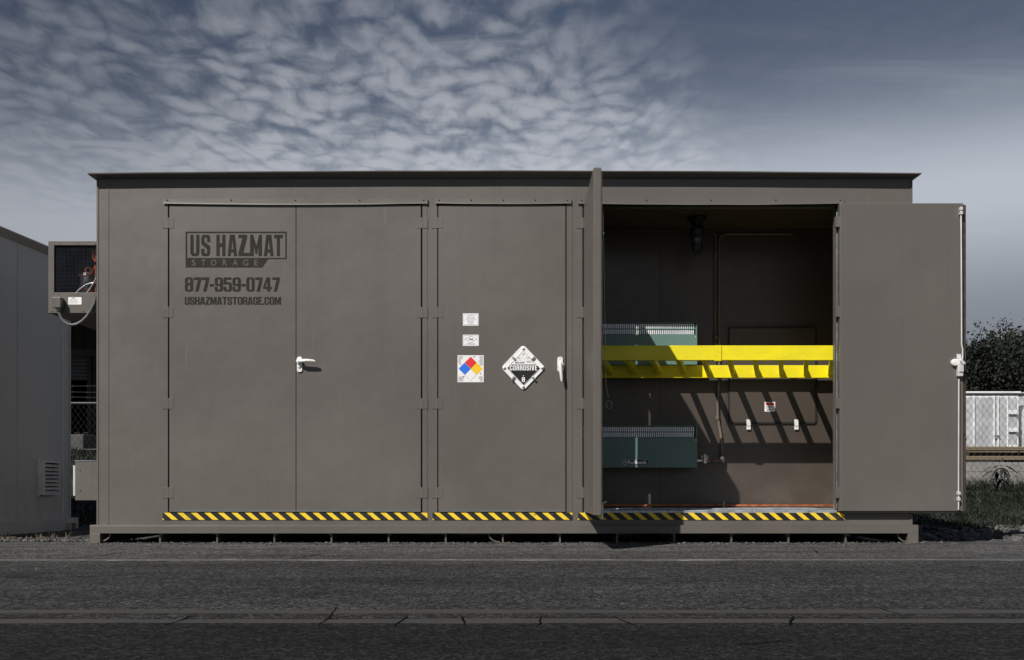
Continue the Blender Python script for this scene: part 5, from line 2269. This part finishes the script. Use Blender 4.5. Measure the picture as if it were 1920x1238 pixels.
def tree(x, y, label, seed, rx, ry, h, base, mat, sprigs=8, n_clump=760, per=44, leaf=.075, cat='tree', group='trees behind the trucks'):
    t = thing('leafy_tree', label, cat, (x, y, ground_h(x, y)), seed * 1.3, group)
    key = (seed, mat)
    tr, cr = tree_meshes(seed, rx, ry, h, base, n_clump, per, leaf, mat, sprigs)
    M = Matrix.LocRotScale(t.location, t.rotation_euler, None)
    tr.v = [tuple(M @ Vector(p)) for p in tr.v]
    cr.v = [tuple(M @ Vector(p)) for p in cr.v]
    tr.build('trunk', 'bark', t, smooth=True)
    cr.build('crown', mat, t)
    return t


tree(15.3, 34.0, 'dark leafy tree beside the open door leaf, above the box truck', 21, 1.9, 1.6, 3.9, .5, 'leaf_dark', 12)
tree(17.3, 35.0, 'dark leafy tree above the ribbed white truck body', 22, 2.0, 1.8, 4.4, .5, 'leaf_mid', 14)
tree(16.2, 37.5, 'dense lower tree standing behind and between the two front trees', 23, 2.3, 2.0, 4.0, .4, 'leaf_dark', 6)
tree(13.3, 35.0, 'leafy tree screened by the open door leaf, behind the fence', 24, 1.9, 1.8, 3.5, .5, 'leaf_mid', 5)
tree(20.2, 36.0, 'leafy tree ending the row past the ribbed truck body', 25, 2.2, 2.0, 3.9, .5, 'leaf_dark', 6)


def weed():
    x, y = wx(1884, 15.6), 15.6
    z = ground_h(x, y)
    t = thing('weed_plant', 'tall weed with drooping leaves in front of the chain link fence', 'plant', (x, y, z))
    rr = random.Random(8)
    s_ = MB()
    s_.tube([(x, y, z - .02), (x - .03, y, z + .18), (x - .08, y - .02, z + .37)], [.014, .011, .006], 6)
    s_.tube([(x - .02, y, z + .12), (x + .08, y, z + .26)], [.008, .004], 5)
    s_.build('stem', 'bark', t)
    top = Vector((x - .07, y - .02, z + .34))
    for k in range(34):
        a = rr.uniform(0, 6.28)
        L = rr.uniform(.12, .36)
        c0 = top + Vector((rr.gauss(0, .03), rr.gauss(0, .03), rr.uniform(-.16, .06)))
        d = Vector((cos(a), sin(a) * .8, 0))
        up = rr.uniform(-.05, .45)
        w = rr.uniform(.012, .026)
        n_ = Vector((-sin(a), cos(a), 0))
        vs = []
        N = 5
        for i in range(N + 1):
            u = i / N
            p = c0 + d * L * u + Vector((0, 0, up * L * u - .55 * L * u * u))
            ww = w * sin(pi * (0.08 + .92 * u)) + .001
            vs += [p - n_ * ww, p + n_ * ww]
        m = MB()
        m.add(vs, [(2 * i, 2 * i + 2, 2 * i + 3, 2 * i + 1) for i in range(N)])
        m.build('leaf', 'leaf_weed', t, smooth=True)


weed()


# ================================================================== BACKGROUND LEFT: DARK WAREHOUSE
def warehouse():
    D = 27.0
    t = thing('warehouse', 'dark clad warehouse with half open roller door behind the barbed wire fence', 'warehouse', (-10, D, .9))
    z0 = .7
    do0, do1 = -12.3, wx(164, D)
    zl0, zl1 = wz(669, D), wz(655.5, D)
    m = MB()
    m.box(-16, do0 - .02, D, D + .25, z0, 4.6)
    m.box(do1 + .02, -5.5, D, D + .25, z0, 4.6)
    m.box(do0 - .02, do1 + .02, D, D + .25, zl1 + .01, 4.6)
    m.box(-16, -15.75, D + .26, D + 8, z0, 4.6)
    m.box(-5.75, -5.5, D + .26, D + 8, z0, 4.6)
    m.box(-16, -5.5, D + 8.01, D + 8.2, z0, 4.6)
    m.build('wall', 'cladding_dark', t)
    k = 0
    x = -15.9
    while x < -5.6:
        r_ = MB()
        if do0 - .05 < x < do1 + .05:
            r_.box(x, x + .05, D - .035, D - .001, zl1 + .02, 4.55)
        else:
            r_.box(x, x + .05, D - .035, D - .001, z0, 4.55)
        r_.build('cladding_rib', 'cladding_dark', t)
        x += .30
    m = MB()
    m.box(do0 - .3, do1 + .5, D - .10, D - .036, zl0, zl1)
    m.build('lintel', 'weathered_concrete', t)
    m = MB()
    m.box(do1 + .02, do1 + .12, D - .08, D - .036, z0, zl0 - .002)
    m.build('door_post', 'cladding_dark', t)
    zd = wz(713, D)
    rd = MB()
    rd.box(do0, do1, D + .06, D + .08, zd, zl1 + .2)
    d = rd.build('roller_door', 'shutter_gray', t)
    zz = zd
    while zz < zl1:
        s_ = MB()
        s_.prism([(D + .0595, zz + .004), (D + .035, zz + .02), (D + .035, zz + .07), (D + .0595, zz + .086)], do0 + .01, do1 - .01, 'x')
        s_.build('slat', 'shutter_gray', d)
        zz += .09
    # canopy roof shading the front
    m = MB()
    m.prism([(D - 5.0, 4.75), (D - 5.0, 4.95), (D + 8.4, 5.6), (D + 8.4, 4.62), (D - .3, 4.62), (D - 4.8, 4.62)], -16.3, -5.2, 'x')
    m.build('canopy_roof', 'cladding_dark', t)
    for x in (-15.5, -12.9, -6.0):
        m = MB()
        m.box(x, x + .15, D - 4.7, D - 4.55, .6, 4.619)
        m.build('canopy_post', 'cladding_dark', t)
    MB().box(-15.7, -5.8, D + .3, D + 8, .75, .80).build('floor_slab', 'cladding_gap', t)
    # pallet stack and crate in front of the doorway
    cr = thing('concrete_block', 'pale concrete block standing behind the barbed wire fence', 'block', (-10.3, 22.5, .95))
    m = MB()
    m.box(wx(120, 22.5), wx(160, 22.5), 22.4, 23.2, .9, wz(815, 22.5))
    m.build('body', 'weathered_concrete', cr, bevel=.02)
    m = MB()
    for k in range(2):
        xx = wx(130, 22.5) + k * .18
        m.tube([(xx, 22.8, wz(815, 22.5) - .02), (xx, 22.8, wz(815, 22.5) + .05), (xx + .08, 22.8, wz(815, 22.5) + .05), (xx + .08, 22.8, wz(815, 22.5) - .02)], .008, 6)
    m.build('lifting_eye', 'rust_dark', cr)


warehouse()
